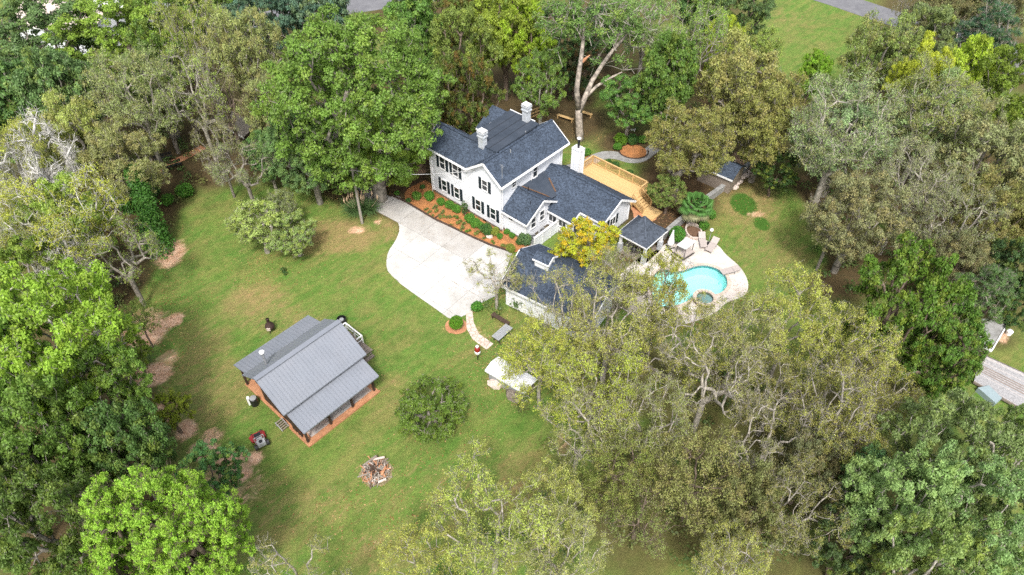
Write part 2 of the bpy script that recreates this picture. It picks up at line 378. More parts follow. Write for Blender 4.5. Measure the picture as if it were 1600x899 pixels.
PROTO = {}
def boughs(R, nb, Rr, H, zlo, br, per, squash=.62, mind=None, shell=.45, skew=.16, crown_pow=1.0):
    """a crown of separate boughs: each a cushion of clumps, with gaps between"""
    cz, rz = (H + zlo) / 2, (H - zlo) / 2; out = []; mind = mind or br * .95; tries = 0
    sx, sy = 1 + R.uniform(-skew, skew), 1 + R.uniform(-skew, skew); ld = unit(R.normal(size=(6, 3)) * np.array([1, 1, .5])); lw = R.uniform(.0, .32, 6)
    while len(out) < nb and tries < 4000:
        tries += 1; d = unit(R.normal(size=3) * np.array([1, 1, .85]))
        g = .80 + float(np.max(np.maximum(ld @ d, 0) ** 4 * lw)); q = (shell ** 3 + (1 - shell ** 3) * R.random()) ** (1 / 3) * g
        p = np.array([d[0] * (Rr - br * .7) * q * sx * 1.12, d[1] * (Rr - br * .7) * q * sy * 1.12, cz + d[2] * (rz - br * .35) * q])
        if out and np.min(np.linalg.norm(np.array(out) - p, axis=1)) < mind * (1 - .6 * tries / 4000): continue
        out.append(p)
    C = []; bid = []
    for k, p in enumerate(out):
        b = br * R.uniform(.65, 1.25); n = max(3, int(per * (b / br) ** 2)); o_ = np.array([p[0], p[1], 0]); o_ = o_ / (np.linalg.norm(o_) + 1e-6)
        for _ in range(n):
            d = unit(R.normal(size=3) + np.array([0, 0, .55]) + o_ * .35); q = R.random() ** .35
            C.append(p + d * b * q * np.array([1, 1, squash])); bid.append(k)
    return np.array(C), np.array(bid), np.array(out)
def proto(key, seed, H, Rr, nb, br, per, zlo, n_per, size, cr, th, m='leaf', second=.25, aspect=.6, flat=.75, tip=.012, pw=1.95, step=1.0, kink=.12, bend=.25, up=.45, shell=2.2, twigs=2, tw=.8, lean=.4, keepf=1.0, squash=.62, inner=.45, skew=.16):
    R = np.random.default_rng(seed); C, bid, B = boughs(R, nb, Rr, H, zlo, br, per, squash, shell=inner, skew=skew)
    N, par, r = skeleton(R, C, th, step=step, twigs=twigs, twig_len=tw, tip=tip, pw=pw, kink=kink, bend=bend, trunk_lean=lean)
    tm = tubes_mesh("trunk", N, par, r); lm = None
    if n_per:
        K = C[R.random(len(C)) < keepf]; rad_ = cr * (.65 + .7 * R.random(len(K))); lm = leaves(R, K, rad_, n_per, size, m=m, second=second, aspect=aspect, flat=flat, up=up, shell=shell)
    PROTO[key] = (tm, lm, H, Rr)
#      key     seed  H   R   boughs br  per zlo n_per size cr  th
proto('lush', 11, 17, 8, 44, 1.9, 10, 3.5, 125, .30, .72, 4, second=.12)
proto('lushb', 12, 18, 8, 60, 1.65, 9, 3.5, 115, .28, .66, 4, second=.16)
proto('lushc', 13, 15, 7.5, 40, 1.8, 10, 2.2, 120, .30, .70, 3, second=.25)
proto('grand', 15, 20, 10, 130, 1.85, 10, 2.0, 115, .26, .72, 4, second=.14)
proto('fluffy', 14, 14, 7.5, 190, 1.1, 12, 1.0, 100, .18, .42, 3, second=.12, inner=.7, up=.7)
proto('thin', 21, 16, 8.5, 40, 1.9, 10, 4, 50, .21, .82, 4, m='leaf_olive', tip=.0105, pw=2.05, kink=.24, second=.35, aspect=.5, twigs=3, tw=.9)
proto('thinb', 22, 17, 9, 42, 1.9, 10, 4.5, 42, .21, .82, 4.5, m='leaf_olive', tip=.0105, pw=2.05, kink=.26, second=.35, aspect=.5, twigs=3, tw=1.0)
proto('thinc', 23, 14, 7.5, 38, 1.8, 10, 3, 58, .21, .78, 3.5, m='leaf_olive', tip=.010, pw=2.05, kink=.22, second=.3, aspect=.5, twigs=2, tw=.9)
proto('sparse', 24, 15, 8.5, 30, 2.0, 9, 5, 34, .21, .82, 4.5, m='leaf_olive', tip=.0115, pw=2.0, kink=.28, second=.3, aspect=.5, twigs=3, tw=1.1, keepf=.85)
proto('bare', 25, 13, 5, 18, 1.6, 9, 3, 0, .3, 1, 4, tip=.013, pw=1.95, kink=.26, twigs=6, tw=1.0)
proto('olive', 26, 14, 7.5, 56, 1.6, 10, 2.0, 95, .23, .68, 3, m='leaf_olive', second=.45, aspect=.5)
proto('conifer', 27, 14, 5, 60, 1.2, 9, 2, 110, .24, .55, 3, aspect=.22, second=.1, up=.1, flat=.45, squash=.3)
proto('magnolia', 28, 13, 7, 62, 1.3, 10, 1.2, 100, .28, .55, 2, m='leaf_rust', second=.2, aspect=.55, inner=.6)
proto('glossy', 48, 13, 7, 66, 1.3, 10, 1.2, 100, .28, .55, 2, second=.25, aspect=.55, inner=.6)
proto('golden', 31, 6, 3.4, 42, .75, 9, 1.0, 95, .15, .33, 1.3, m='leaf_gold', second=.55, aspect=.7, step=.5, tw=.4, tip=.008, inner=.6)
proto('lawn_shrub', 32, 4.6, 3.3, 60, .62, 8, .1, 85, .15, .32, .8, second=.12, step=.5, tw=.4, tip=.009, inner=.7)
proto('young', 33, 6.5, 3.6, 30, .85, 9, 1.2, 100, .15, .38, 1.6, second=.25, aspect=.55, step=.5, tw=.6, tip=.009, twigs=2, inner=.3, skew=.3)
proto('cone_bush', 36, 2.4, .55, 18, .25, 6, .05, 60, .08, .15, .3, aspect=.25, second=.1, step=.3, tw=.1, tip=.004, lean=.03, inner=.3, skew=.05)
proto('tuft', 37, .45, .35, 6, .14, 4, .02, 26, .12, .13, .06, aspect=.22, second=.4, up=.0, step=.1, tw=.1, tip=.003, lean=.02, shell=1.2)
proto('thind', 41, 15, 8.5, 38, 2.1, 10, 4, 46, .22, .85, 4, m='leaf_olive', tip=.011, pw=2.05, kink=.2, second=.3, aspect=.55, twigs=3, tw=1.0, skew=.3, bend=.4)
proto('sparseb', 42, 14, 8.5, 27, 1.8, 10, 4, 40, .2, .74, 5, m='leaf_olive', tip=.0115, pw=2.0, kink=.32, second=.4, aspect=.4, twigs=4, tw=.9, keepf=.8, skew=.3)
proto('oliveb', 43, 13, 7.5, 44, 1.9, 10, 1.8, 100, .24, .75, 3, m='leaf_olive', second=.35, aspect=.6, skew=.28, twigs=3)
proto('lushd', 44, 15, 8, 46, 2.0, 10, 2.2, 115, .31, .78, 3, second=.2, aspect=.7, skew=.28)
VARIANT = {'thin': ['thin', 'thind'], 'sparse': ['sparse', 'sparseb'], 'olive': ['olive', 'oliveb'], 'lush': ['lush', 'lushd'], 'lushc': ['lushc', 'lushd', 'lushc']}; VCOUNT = {}
def ball_proto(key, seed, n, inner, lobes, cr, H, Rr, size):
    R = np.random.default_rng(seed); C = lobed(R, n, H * .5, Rr - cr * .5, H * .46, .09, lobes, inner, -.95); N, par, r = skeleton(R, C[::6], .2, step=.3, twigs=1, twig_len=.1, tip=.004, trunk_lean=.02)
    PROTO[key] = (tubes_mesh('trunk', N, par, r), leaves(R, C, cr * (.7 + .6 * R.random(len(C))), 60, size, m='leaf', second=.1, aspect=.6), H, Rr)
ball_proto('round_bush', 35, 330, .85, 1, .12, 1.7, 1.0, .06)
ball_proto('bush', 34, 150, .6, 5, .17, 1.25, .8, .085)

PALE, GREYB, DARKB, BROWNB = (.34, .31, .265), (.24, .215, .18), (.09, .07, .055), (.16, .12, .09)
def plant(name, key, loc, sxy, sz, rz, leaf, bark, label, cat, group=None, tilt=(0, 0)):
    tm, lm, H, Rr = PROTO[key]
    e = empty(name, loc, rz, label, cat, group); e.rotation_euler = (tilt[0], tilt[1], rz); e.scale = (sxy, sxy, sz)
    t = bpy.data.objects.new("trunk" if H > 3 else "stem", tm); COL.objects.link(t); t.parent = e; t.color = (*bark, 1)
    if lm:
        c = bpy.data.objects.new("crown" if H > 3 else "foliage", lm); COL.objects.link(c); c.parent = e; c.color = (*leaf, 1)
    return e
TREES = []
def tree(px, py, rpx, h, key, leaf, bark, label, name='tree', cat='tree', rot=None, group=None):
    if key in ('thin', 'thinb', 'thinc', 'sparse') and py > 400: h *= .84
    zc = h * .62; p = P(px, py, zc); v_ = VARIANT.get(key, [key]); VCOUNT[key] = VCOUNT.get(key, -1) + 1; key = v_[VCOUNT[key] % len(v_)]; r = 1.08 * rpx * depth(p) / CF; tm, lm, H, Rr = PROTO[key]
    TREES.append((p.x, p.y, r)); vr_ = random.Random(len(TREES)); k_ = vr_.uniform(.86, 1.2); leaf = (leaf[0] * k_ * vr_.uniform(.9, 1.12), leaf[1] * k_, leaf[2] * k_ * vr_.uniform(.8, 1.5))
    if lm and lm.materials[0] == M['leaf_olive']: leaf = (min(leaf[0] * 1.22, .26), min(max(leaf[1] * 1.32, leaf[0] * 1.30), .29), leaf[2] * 1.12)
    return plant(name, key, (p.x, p.y, 0), r / Rr, h / H, random.random() * 6.28 if rot is None else rot, leaf, bark, label, cat, group)
def shrub(px, py, rpx, key, leaf, label, name='shrub', h=None, cat='shrub', group=None):
    tm, lm, H, Rr = PROTO[key]; s = rpx * mpp(px, py) / Rr; sz = (h / H) if h else s
    p = P(px, py, H * sz * .5); return plant(name, key, (p.x, p.y, 0), s, sz, random.random() * 6.28, leaf, BROWNB, label, cat, group)

# ============================================================ THE SETTING
def poly_px(pts, z=0.0): return [(P(x, y, z).x, P(x, y, z).y) for x, y in pts]
def inside(px_, py_, poly):
    r = np.zeros(px_.shape, bool); n = len(poly)
    for i in range(n):
        x0, y0 = poly[i]; x1, y1 = poly[(i + 1) % n]
        c = ((y0 > py_) != (y1 > py_)) & (px_ < (x1 - x0) * (py_ - y0) / (y1 - y0 + 1e-9) + x0); r ^= c
    return r
def smooth_poly(pts, k=4):
    """Catmull-Rom round a closed outline"""
    n = len(pts); out = []
    for i in range(n):
        p0, p1, p2, p3 = (np.array(pts[(i + j - 1) % n], float) for j in range(4))
        for s in range(k):
            t = s / k; out.append(tuple(.5 * (2 * p1 + (p2 - p0) * t + (2 * p0 - 5 * p1 + 4 * p2 - p3) * t * t + (3 * p1 - p0 - 3 * p2 + p3) * t ** 3)))
    return out
POOL = smooth_poly(poly_px([(1061.4, 424.7), (1073.5, 421.5), (1086.8, 417), (1100, 415.6), (1113.5, 418), (1125.5, 424), (1133.5, 432), (1136.3, 441.4), (1135, 449.4), (1129.5, 456), (1118.8, 460.5), (1107, 461),
                (1095, 461), (1087, 463), (1078.8, 469), (1060, 477), (1044, 480.8), (1030.7, 478.8), (1021.6, 471), (1019.5, 457.4), (1019, 446.7), (1020, 434.7), (1026.4, 426), (1037.4, 422), (1048, 423.6)]), 3)
PDECK = poly_px([(998, 404), (1012, 398), (1027.4, 391), (1043.5, 380), (1065.6, 372), (1087.6, 371), (1109.7, 379), (1123.5, 386), (1134.6, 399), (1153.9, 415.9), (1164.5, 431), (1169, 446), (1165, 460), (1150, 468), (1133, 475), (1118, 489),
                 (1088, 502), (1050, 510), (1008, 504), (982, 490), (962, 470), (958, 448), (975, 424)])
PDECK = smooth_poly(PDECK, 3)
SPA = [(P(1100, 470.5).x + 1.0 * cos(a), P(1100, 470.5).y + 1.0 * sin(a)) for a in np.linspace(0, 2 * pi, 25)[:-1]]

# blobs: px, py, rx, ry, strength
SOIL_SHADE = [(470, 40, 120, 50, .9), (640, 30, 90, 40, 1), (330, 60, 100, 50, .9), (900, 60, 160, 60, 1), (1090, 90, 70, 60, 1), (1020, 10, 200, 30, .9), (780, 150, 120, 60, 1), (860, 190, 120, 40, 1), (960, 190, 70, 40, .75), (640, 240, 60, 60, 1.1), (645, 285, 28, 25, 1.3), (640, 170, 120, 90, 1), (450, 210, 140, 75, .95), (560, 260, 70, 45, .9), (300, 200, 150, 90, .9), (200, 290, 90, 60, 1.1), (210, 380, 60, 70, 1.0),  # brown woodland floor, with shade below the trees painted into its tone
        (140, 150, 200, 150, .8), (60, 330, 140, 120, .9), (80, 480, 120, 120, .9), (100, 640, 130, 140, .9), (130, 800, 170, 130, .9), (262, 395, 16, 18, 1.0), (330, 300, 60, 40, .5),
        (1060, 290, 70, 60, 1.1), (1030, 350, 60, 40, 1.2), (1000, 330, 30, 20, 1.2), (1110, 265, 40, 32, 1.2), (990, 400, 35, 18, 1.0), (940, 430, 60, 35, .7), (1140, 200, 120, 90, .9), (1215, 240, 40, 22, .9), (1380, 250, 100, 120, .9), (1360, 400, 60, 60, .8), (1480, 250, 160, 160, .85), (1500, 400, 120, 110, .85),
        (1400, 520, 120, 90, .6), (1300, 690, 60, 40, 1.1), (1340, 600, 90, 70, .55), (1450, 30, 90, 60, .9), (1560, 80, 90, 80, .9), (1370, 60, 60, 30, .6), (880, 710, 22, 34, .7), (860, 620, 60, 40, .4), (1060, 600, 90, 50, .35), (1180, 640, 60, 40, .45), (560, 345, 30, 12, .6), (735, 265, 90, 60, .5), (1470, 800, 160, 160, .6), (1250, 790, 90, 60, .45), (1000, 760, 120, 80, .25)]
DIRT = [(225, 520, 34, 24, 1.15), (272, 500, 14, 11, 1.0), (240, 585, 28, 16, 1.15), (262, 560, 18, 14, .6), (258, 645, 26, 18, .9), (290, 672, 18, 16, .85), (318, 704, 22, 14, 1.05), (345, 716, 26, 12, 1.0), (372, 712, 18, 10, .9), (374, 742, 18, 16, 1.0), (400, 716, 12, 11, .95), (330, 680, 20, 12, .6), (268, 398, 20, 20, .9), (556, 360, 14, 6, .85), (590, 347, 6, 5, .8), (225, 498, 34, 16, .6), (1165, 250, 25, 14, .55), (1180, 335, 16, 5, .6), (355, 760, 60, 40, .5), (90, 40, 60, 35, .9), (175, 45, 25, 12, .9), (480, 262, 25, 10, .6), (655, 265, 14, 9, .6), (1560, 520, 12, 14, .9), (1330, 660, 30, 20, .3), (880, 690, 14, 26, .4), (580, 845, 14, 12, .3), (1185, 575, 8, 8, .5), (750, 527, 16, 12, .35)]
DRY = [(400, 470, 60, 30, .7), (310, 560, 50, 60, .55), (340, 620, 60, 60, .6), (520, 370, 90, 30, .8), (620, 350, 35, 30, .7), (470, 800, 120, 60, .45), (560, 780, 120, 70, .35), (600, 860, 80, 40, .5), (430, 500, 80, 25, .5), (610, 620, 50, 40, .5), (1160, 310, 60, 50, .7), (1200, 390, 60, 60, .5), (960, 210, 60, 25, .5), (820, 760, 60, 80, .6), (700, 760, 90, 60, .35), (1230, 30, 40, 20, .4), (350, 780, 60, 60, .5), (560, 430, 80, 40, .3), (740, 540, 40, 25, .4)]
LUSH = [(1162, 320, 21, 18, 1.3), (1190, 350, 14, 11, 1.2), (660, 690, 60, 30, .5), (520, 440, 90, 40, .4), (590, 540, 60, 60, .5), (1210, 70, 110, 60, .3), (1290, 60, 60, 40, .2), (1120, 370, 40, 30, .4), (700, 560, 60, 50, .3), (650, 780, 60, 60, .4), (820, 650, 40, 40, .6), (1060, 700, 120, 60, .3), (1240, 590, 50, 60, .5), (430, 660, 60, 40, .5)]
def nonuni(lo, hi, step, far):
    a = list(np.arange(lo, hi + step * .5, step)); g = step; x = hi
    while x < far: g *= 1.5; x += g; a.append(x)
    g = step; x = lo
    while x > -far: g *= 1.5; x -= g; a.insert(0, x)
    return np.array(a)
gx = nonuni(-62, 82, .42, 1500); gy = nonuni(10, 128, .42, 1500); GX, GY = np.meshgrid(gx, gy)
def field(bl):
    f = np.zeros(GX.shape)
    for px, py, rx, ry, s in bl:
        c = P(px, py); k = mpp(px, py); a = rx * k; dep = math.atan2(CH, math.hypot(c.x, c.y)); b = ry * k / max(.45, sin(dep))
        q = ((GX - c.x) / a) ** 2 + ((GY - c.y) / b) ** 2
        f = np.maximum(f, s * np.clip(1.25 - q * .75, 0, 1.0))
    return f
gs, gd, gt, gl = field(SOIL_SHADE), field(DIRT), field(DRY), field(LUSH)
gV = np.stack([GX.ravel(), GY.ravel(), np.zeros(GX.size)], 1)
ny_, nx_ = GX.shape; ii = (np.arange(ny_ - 1)[:, None] * nx_ + np.arange(nx_ - 1)[None]).ravel()
gF = np.stack([ii, ii + 1, ii + nx_ + 1, ii + nx_], 1)
cx = gV[gF].mean(1); hole = inside(cx[:, 0], cx[:, 1], [((x - P(1080, 445).x) * .93 + P(1080, 445).x, (y - P(1080, 445).y) * .93 + P(1080, 445).y) for x, y in PDECK])
gF = gF[~hole]
def ground_mat():
    m = bpy.data.materials.new("lawn_soil_shade"); m.use_nodes = True; n = m.node_tree.nodes; l = m.node_tree.links
    b = n["Principled BSDF"]; b.inputs["Roughness"].default_value = .95; b.inputs["Specular IOR Level"].default_value = .1
    at = n.new("ShaderNodeAttribute"); at.attribute_name = "leafvar"; sp = n.new("ShaderNodeSeparateColor"); l.new(at.outputs["Color"], sp.inputs[0])
    tc = n.new("ShaderNodeTexCoord")
    def noise(scale, detail=6, rough=.65, vec=None, dist=0):
        t = n.new("ShaderNodeTexNoise"); t.inputs["Scale"].default_value = scale; t.inputs["Detail"].default_value = detail; t.inputs["Roughness"].default_value = rough; t.inputs["Distortion"].default_value = dist
        l.new(vec or tc.outputs["Object"], t.inputs["Vector"]); return t.outputs[0]
    def mask(chan, nz, lo, hi, amt):
        a = n.new("ShaderNodeMath"); a.operation = 'MULTIPLY_ADD'; l.new(nz, a.inputs[0]); a.inputs[1].default_value = amt; l.new(chan, a.inputs[2])
        r = n.new("ShaderNodeMapRange"); r.interpolation_type = 'SMOOTHSTEP'; r.inputs[1].default_value = lo; r.inputs[2].default_value = hi; l.new(a.outputs[0], r.inputs[0]); return r.outputs[0]
    def mix(f, a, bcol):
        x = n.new("ShaderNodeMix"); x.data_type = 'RGBA'; l.new(f, x.inputs["Factor"]) if not isinstance(f, float) else setattr(x.inputs["Factor"], 'default_value', f)
        for s, c in (("A", a), ("B", bcol)):
            if isinstance(c, tuple): x.inputs[s].default_value = (*c, 1)
            else: l.new(c, x.inputs[s])
        return x.outputs["Result"]
    mp = n.new("ShaderNodeMapping"); m0 = n.new("ShaderNodeMapping"); m0.inputs["Rotation"].default_value = (0, 0, rad(-46)); l.new(tc.outputs["Object"], m0.inputs[0]); mp.inputs["Scale"].default_value = (.75, 1.5, 1); l.new(m0.outputs[0], mp.inputs[0])
    stre = noise(.9, 7, .7, mp.outputs[0]); big = noise(.11, 5, .6); mid = noise(.55, 7, .7); fine = noise(7, 6, .8); mid2 = noise(1.7, 6, .75)
    def rr(x, lo, hi):
        r = n.new("ShaderNodeMapRange"); r.inputs[1].default_value = lo; r.inputs[2].default_value = hi; l.new(x, r.inputs[0]); return r.outputs[0]
    c = mix(rr(big, .35, .65), (.080, .180, .030), (.150, .215, .046))
    mid3 = noise(.95, 8, .8, mp.outputs[0], .4)
    c = mix(rr(noise(.28, 5, .6, mp.outputs[0], .6), .46, .64), c, (.185, .190, .058)); c = mix(rr(noise(.2, 6, .7), .55, .72), c, (.080, .175, .032)); c = mix(rr(stre, .44, .74), c, (.205, .205, .062)); c = mix(rr(mid3, .57, .76), c, (.26, .21, .09)); c = mix(rr(noise(3.2, 6, .8), .52, .75), c, (.075, .13, .026))
    c = mix(rr(mid, .50, .75), c, (.070, .140, .024))
    mps = n.new("ShaderNodeMapping"); mps.inputs["Scale"].default_value = (.06, 1.5, 1); l.new(m0.outputs[0], mps.inputs[0]); trk = noise(1.0, 3, .5, mps.outputs[0])
    c = mix(rr(trk, .55, .90), c, (.19, .215, .055)); c = mix(rr(trk, .46, .20), c, (.095, .165, .032))
    c = mix(mask(sp.outputs[2], mid3, 1.15, 2.0, 1.9), c, (.28, .205, .09))
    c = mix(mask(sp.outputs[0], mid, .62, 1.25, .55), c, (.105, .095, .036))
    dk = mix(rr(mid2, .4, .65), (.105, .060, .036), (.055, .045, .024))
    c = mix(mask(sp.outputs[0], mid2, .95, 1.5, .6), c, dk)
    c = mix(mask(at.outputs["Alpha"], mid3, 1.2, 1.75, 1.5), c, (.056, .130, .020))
    dirt = mix(rr(mid2, .35, .65), (.58, .32, .19), (.68, .47, .33))
    c = mix(mask(sp.outputs[1], mid3, 1.15, 1.85, 1.9), c, dirt)
    sc = n.new("ShaderNodeMapRange"); sc.inputs[1].default_value = .3; sc.inputs[2].default_value = .7; sc.inputs[3].default_value = .72; sc.inputs[4].default_value = 1.28; l.new(fine, sc.inputs[0])
    s2 = n.new("ShaderNodeMapRange"); s2.inputs[1].default_value = .3; s2.inputs[2].default_value = .7; s2.inputs[3].default_value = .85; s2.inputs[4].default_value = 1.15; l.new(mid2, s2.inputs[0])
    mu = n.new("ShaderNodeMath"); mu.operation = 'MULTIPLY'; l.new(sc.outputs[0], mu.inputs[0]); l.new(s2.outputs[0], mu.inputs[1])
    v = n.new("ShaderNodeVectorMath"); v.operation = 'SCALE'; l.new(c, v.inputs[0]); l.new(mu.outputs[0], v.inputs["Scale"]); l.new(v.outputs[0], b.inputs["Base Color"])
    bp = n.new("ShaderNodeBump"); bp.inputs["Strength"].default_value = .7; bp.inputs["Distance"].default_value = .12; l.new(fine, bp.inputs["Height"]); l.new(bp.outputs[0], b.inputs["Normal"])
    return m
GROUND_V, GROUND_F = gV, gF
def finish_ground():
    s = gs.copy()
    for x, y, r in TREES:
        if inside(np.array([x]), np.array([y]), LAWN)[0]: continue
        amt = .80 if (x > 6 and y < 44) else (.36 if (x > -6 and y < 47) else 1.0)  # floor tint per tree, stronger at lower right as painted canopy shade
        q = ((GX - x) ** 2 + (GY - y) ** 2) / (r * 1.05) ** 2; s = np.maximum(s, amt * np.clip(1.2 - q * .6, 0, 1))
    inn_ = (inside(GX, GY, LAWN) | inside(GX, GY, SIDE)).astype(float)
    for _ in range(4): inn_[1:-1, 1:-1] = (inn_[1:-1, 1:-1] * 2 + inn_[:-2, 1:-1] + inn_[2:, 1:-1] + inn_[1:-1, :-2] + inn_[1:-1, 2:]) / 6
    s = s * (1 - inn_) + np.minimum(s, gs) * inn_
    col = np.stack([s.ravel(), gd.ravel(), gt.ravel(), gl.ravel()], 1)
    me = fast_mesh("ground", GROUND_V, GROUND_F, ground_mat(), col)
    o = bpy.data.objects.new("ground", me); COL.objects.link(o); tag(o, "wide lawn of mixed green and dry grass with brown woodland floor and painted tree shade", kind='structure')
SIDE = poly_px([(1098, 385), (1110, 335), (1180, 268), (1235, 290), (1275, 350), (1290, 410), (1240, 450), (1200, 520), (1160, 470)])
LAWN = poly_px([(275, 330), (350, 300), (480, 300), (560, 330), (620, 350), (620, 420), (700, 490), (760, 550), (800, 640), (850, 740), (800, 800), (680, 880), (600, 899), (380, 899), (300, 720), (250, 620), (210, 480), (250, 410)])

def sheet(name, pts, z, m, parent=None, thick=None, holes=None, **kw):
    """a flat piece with an outline, its top at z"""
    loops = [pts] + (holes or [])
    tris = tessellate_polygon([[Vector((x, y, 0)) for x, y in lp] for lp in loops])
    flat = [p for lp in loops for p in lp]; V = [(x, y, z) for x, y in flat]; F = []
    for t in tris:
        a, b, c = (Vector((*flat[i], 0)) for i in t)
        F.append(tuple(t) if (b - a).cross(c - a).z > 0 else tuple(reversed(t)))
    if thick:
        n = len(V); V += [(x, y, z - thick) for x, y in flat]; off = 0
        for lp in loops:
            k = len(lp)
            for i in range(k): a = off + i; b = off + (i + 1) % k; F.append((a, b, b + n, a + n))
            off += k
    mb = MB(); mb.add(V, F); o = mb.build(name, m, parent, **kw)
    bm = bmesh.new(); bm.from_mesh(o.data); bmesh.ops.recalc_face_normals(bm, faces=bm.faces); 
    if sum(f.normal.z * f.calc_area() for f in bm.faces) < 0: bmesh.ops.reverse_faces(bm, faces=bm.faces)
    bm.to_mesh(o.data); bm.free(); return o
def clip(poly, cell):
    out = poly
    for i in range(len(cell)):
        a, b = cell[i], cell[(i + 1) % len(cell)]; nx, ny = -(b[1] - a[1]), b[0] - a[0]; inp = out; out = []
        for j in range(len(inp)):
            p, q = inp[j], inp[(j + 1) % len(inp)]; dp = (p[0] - a[0]) * nx + (p[1] - a[1]) * ny; dq = (q[0] - a[0]) * nx + (q[1] - a[1]) * ny
            if dp >= 0: out.append(p)
            if (dp >= 0) != (dq >= 0): t = dp / (dp - dq); out.append((p[0] + (q[0] - p[0]) * t, p[1] + (q[1] - p[1]) * t))
        if not out: return []
    return out
def area(p): return abs(sum(p[i][0] * p[(i + 1) % len(p)][1] - p[(i + 1) % len(p)][0] * p[i][1] for i in range(len(p)))) / 2
def rough(pts, amp=.12, step=.5, seed=1):
    R = random.Random(seed); out = []
    for i in range(len(pts)):
        a = Vector(pts[i]); b = Vector(pts[(i + 1) % len(pts)]); k = max(1, int((b - a).length / step))
        for s in range(k): p = a.lerp(b, s / k); out.append((p.x + R.uniform(-amp, amp), p.y + R.uniform(-amp, amp)))
    return out

# driveway: a dark base with each poured slab set on it
DRIVE = poly_px([(556, 290), (585, 294.5), (610, 308), (622, 306), (634, 316), (678.5, 342.6), (704, 354.5), (738, 371), (766, 383.5), (801, 395), (790, 424), (782, 444), (776, 462), (752, 474), (741, 481), (734, 490), (724, 494), (712, 500), (700, 497),
                  (682, 484), (662, 470), (644, 457.5), (627, 445), (612, 431), (606, 424), (604, 417), (604, 408), (605.5, 398.5), (609, 390), (615, 381.6), (620, 373), (623.7, 363), (624, 355), (622.4, 348.7), (608, 341), (587, 330), (572, 318)])
dv = sheet('driveway', DRIVE, .012, 'joint', kind='structure', label='pale concrete driveway widening beside the white house')
da = rad(-38); ux, uy = (cos(da), sin(da)), (-sin(da), cos(da)); o0 = P(622, 348.5)
bedline = [P(x, y).lerp(P(x2, y2), t) for (x, y), (x2, y2) in (((556, 290), (622, 310)), ((622, 310), (678, 343)), ((678, 343), (740, 372))) for t in (0, .25, .5, .75)]
for i in range(-5, 12):
    for j in range(-9, 6):
        g = .014; s_ = 3.05; x0, x1, y0, y1 = i * s_ + g, (i + 1) * s_ - g, j * s_ + g, (j + 1) * s_ - g
        cell = [(o0.x + ux[0] * a + uy[0] * b, o0.y + ux[1] * a + uy[1] * b) for a, b in ((x0, y0), (x1, y0), (x1, y1), (x0, y1))]
        c = clip(DRIVE, cell)
        if len(c) >= 3 and area(c) > .15:
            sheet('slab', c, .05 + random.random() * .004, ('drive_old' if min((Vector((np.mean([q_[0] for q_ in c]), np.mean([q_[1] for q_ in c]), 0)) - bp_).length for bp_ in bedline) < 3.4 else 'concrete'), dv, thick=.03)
# planting bed with orange pine straw and dark timber edging
BED = poly_px([(634, 315), (632, 303), (641, 293), (664, 282), (678, 290), (690, 297), (783, 362), (795, 351), (812, 364), (838, 378), (826, 386), (806, 394), (790, 391), (766, 382.6), (738, 370), (704, 353.6), (678.5, 341.7)])
sheet('mulch_bed', rough(BED, .06, .5, 3), .045, 'mulch', kind='structure', label='orange pine straw bed along the front of the house')
sheet('mulch_bed', rough(poly_px([(592, 292), (600, 283), (612, 272), (606, 292), (598, 297)]), .08, .5, 4), .03, 'mulch', kind='structure', label='small patch of orange pine straw beside the far end of the driveway')
sheet('mulch_bed', rough(poly_px([(913, 248), (921, 241), (931, 246), (922, 252)]), .1, .5, 5), .02, 'mulch', kind='structure', label='small patch of pine straw beside the grey walkway near the flue')
sheet('mulch_bed', rough(poly_px([(988, 334), (985, 315), (1004, 318), (1026, 332), (1024, 344), (1008, 349), (996, 346)]), .15, .6, 6), .02, 'clay', kind='structure', label='reddish bare soil round the foot of the deck stairs')
ed = empty('landscape_edging', P(678, 342), 0, 'dark timber edging between the driveway and the pine straw bed', 'edging')
line = [P(x, y) for x, y in [(610, 306), (634, 316.5), (678.5, 343.2), (704, 355), (738, 371.5), (766, 384), (803, 396)]]
k = 0
for a, b in zip(line[:-1], line[1:]):
    n_ = max(1, round((b - a).length / 2.4))
    for s_ in range(n_):
        p, q = a.lerp(b, s_ / n_ + .004), b.lerp(a, 1 - (s_ + 1) / n_ + .004)
        m_ = MB(); o_ = ed.location; m_.bar(p - o_ + Vector((0, 0, .10)), q - o_ + Vector((0, 0, .10 + .01 * (k % 2))), .16, .18); m_.build('timber', 'timber', ed); k += 1
m_ = MB(); a, b = P(678.5, 342.5) - ed.location, P(692, 333) - ed.location; m_.bar(a + Vector((.1, .1, .07)), b + Vector((0, 0, .07)), .12, .12); m_.build('timber', 'timber', ed)

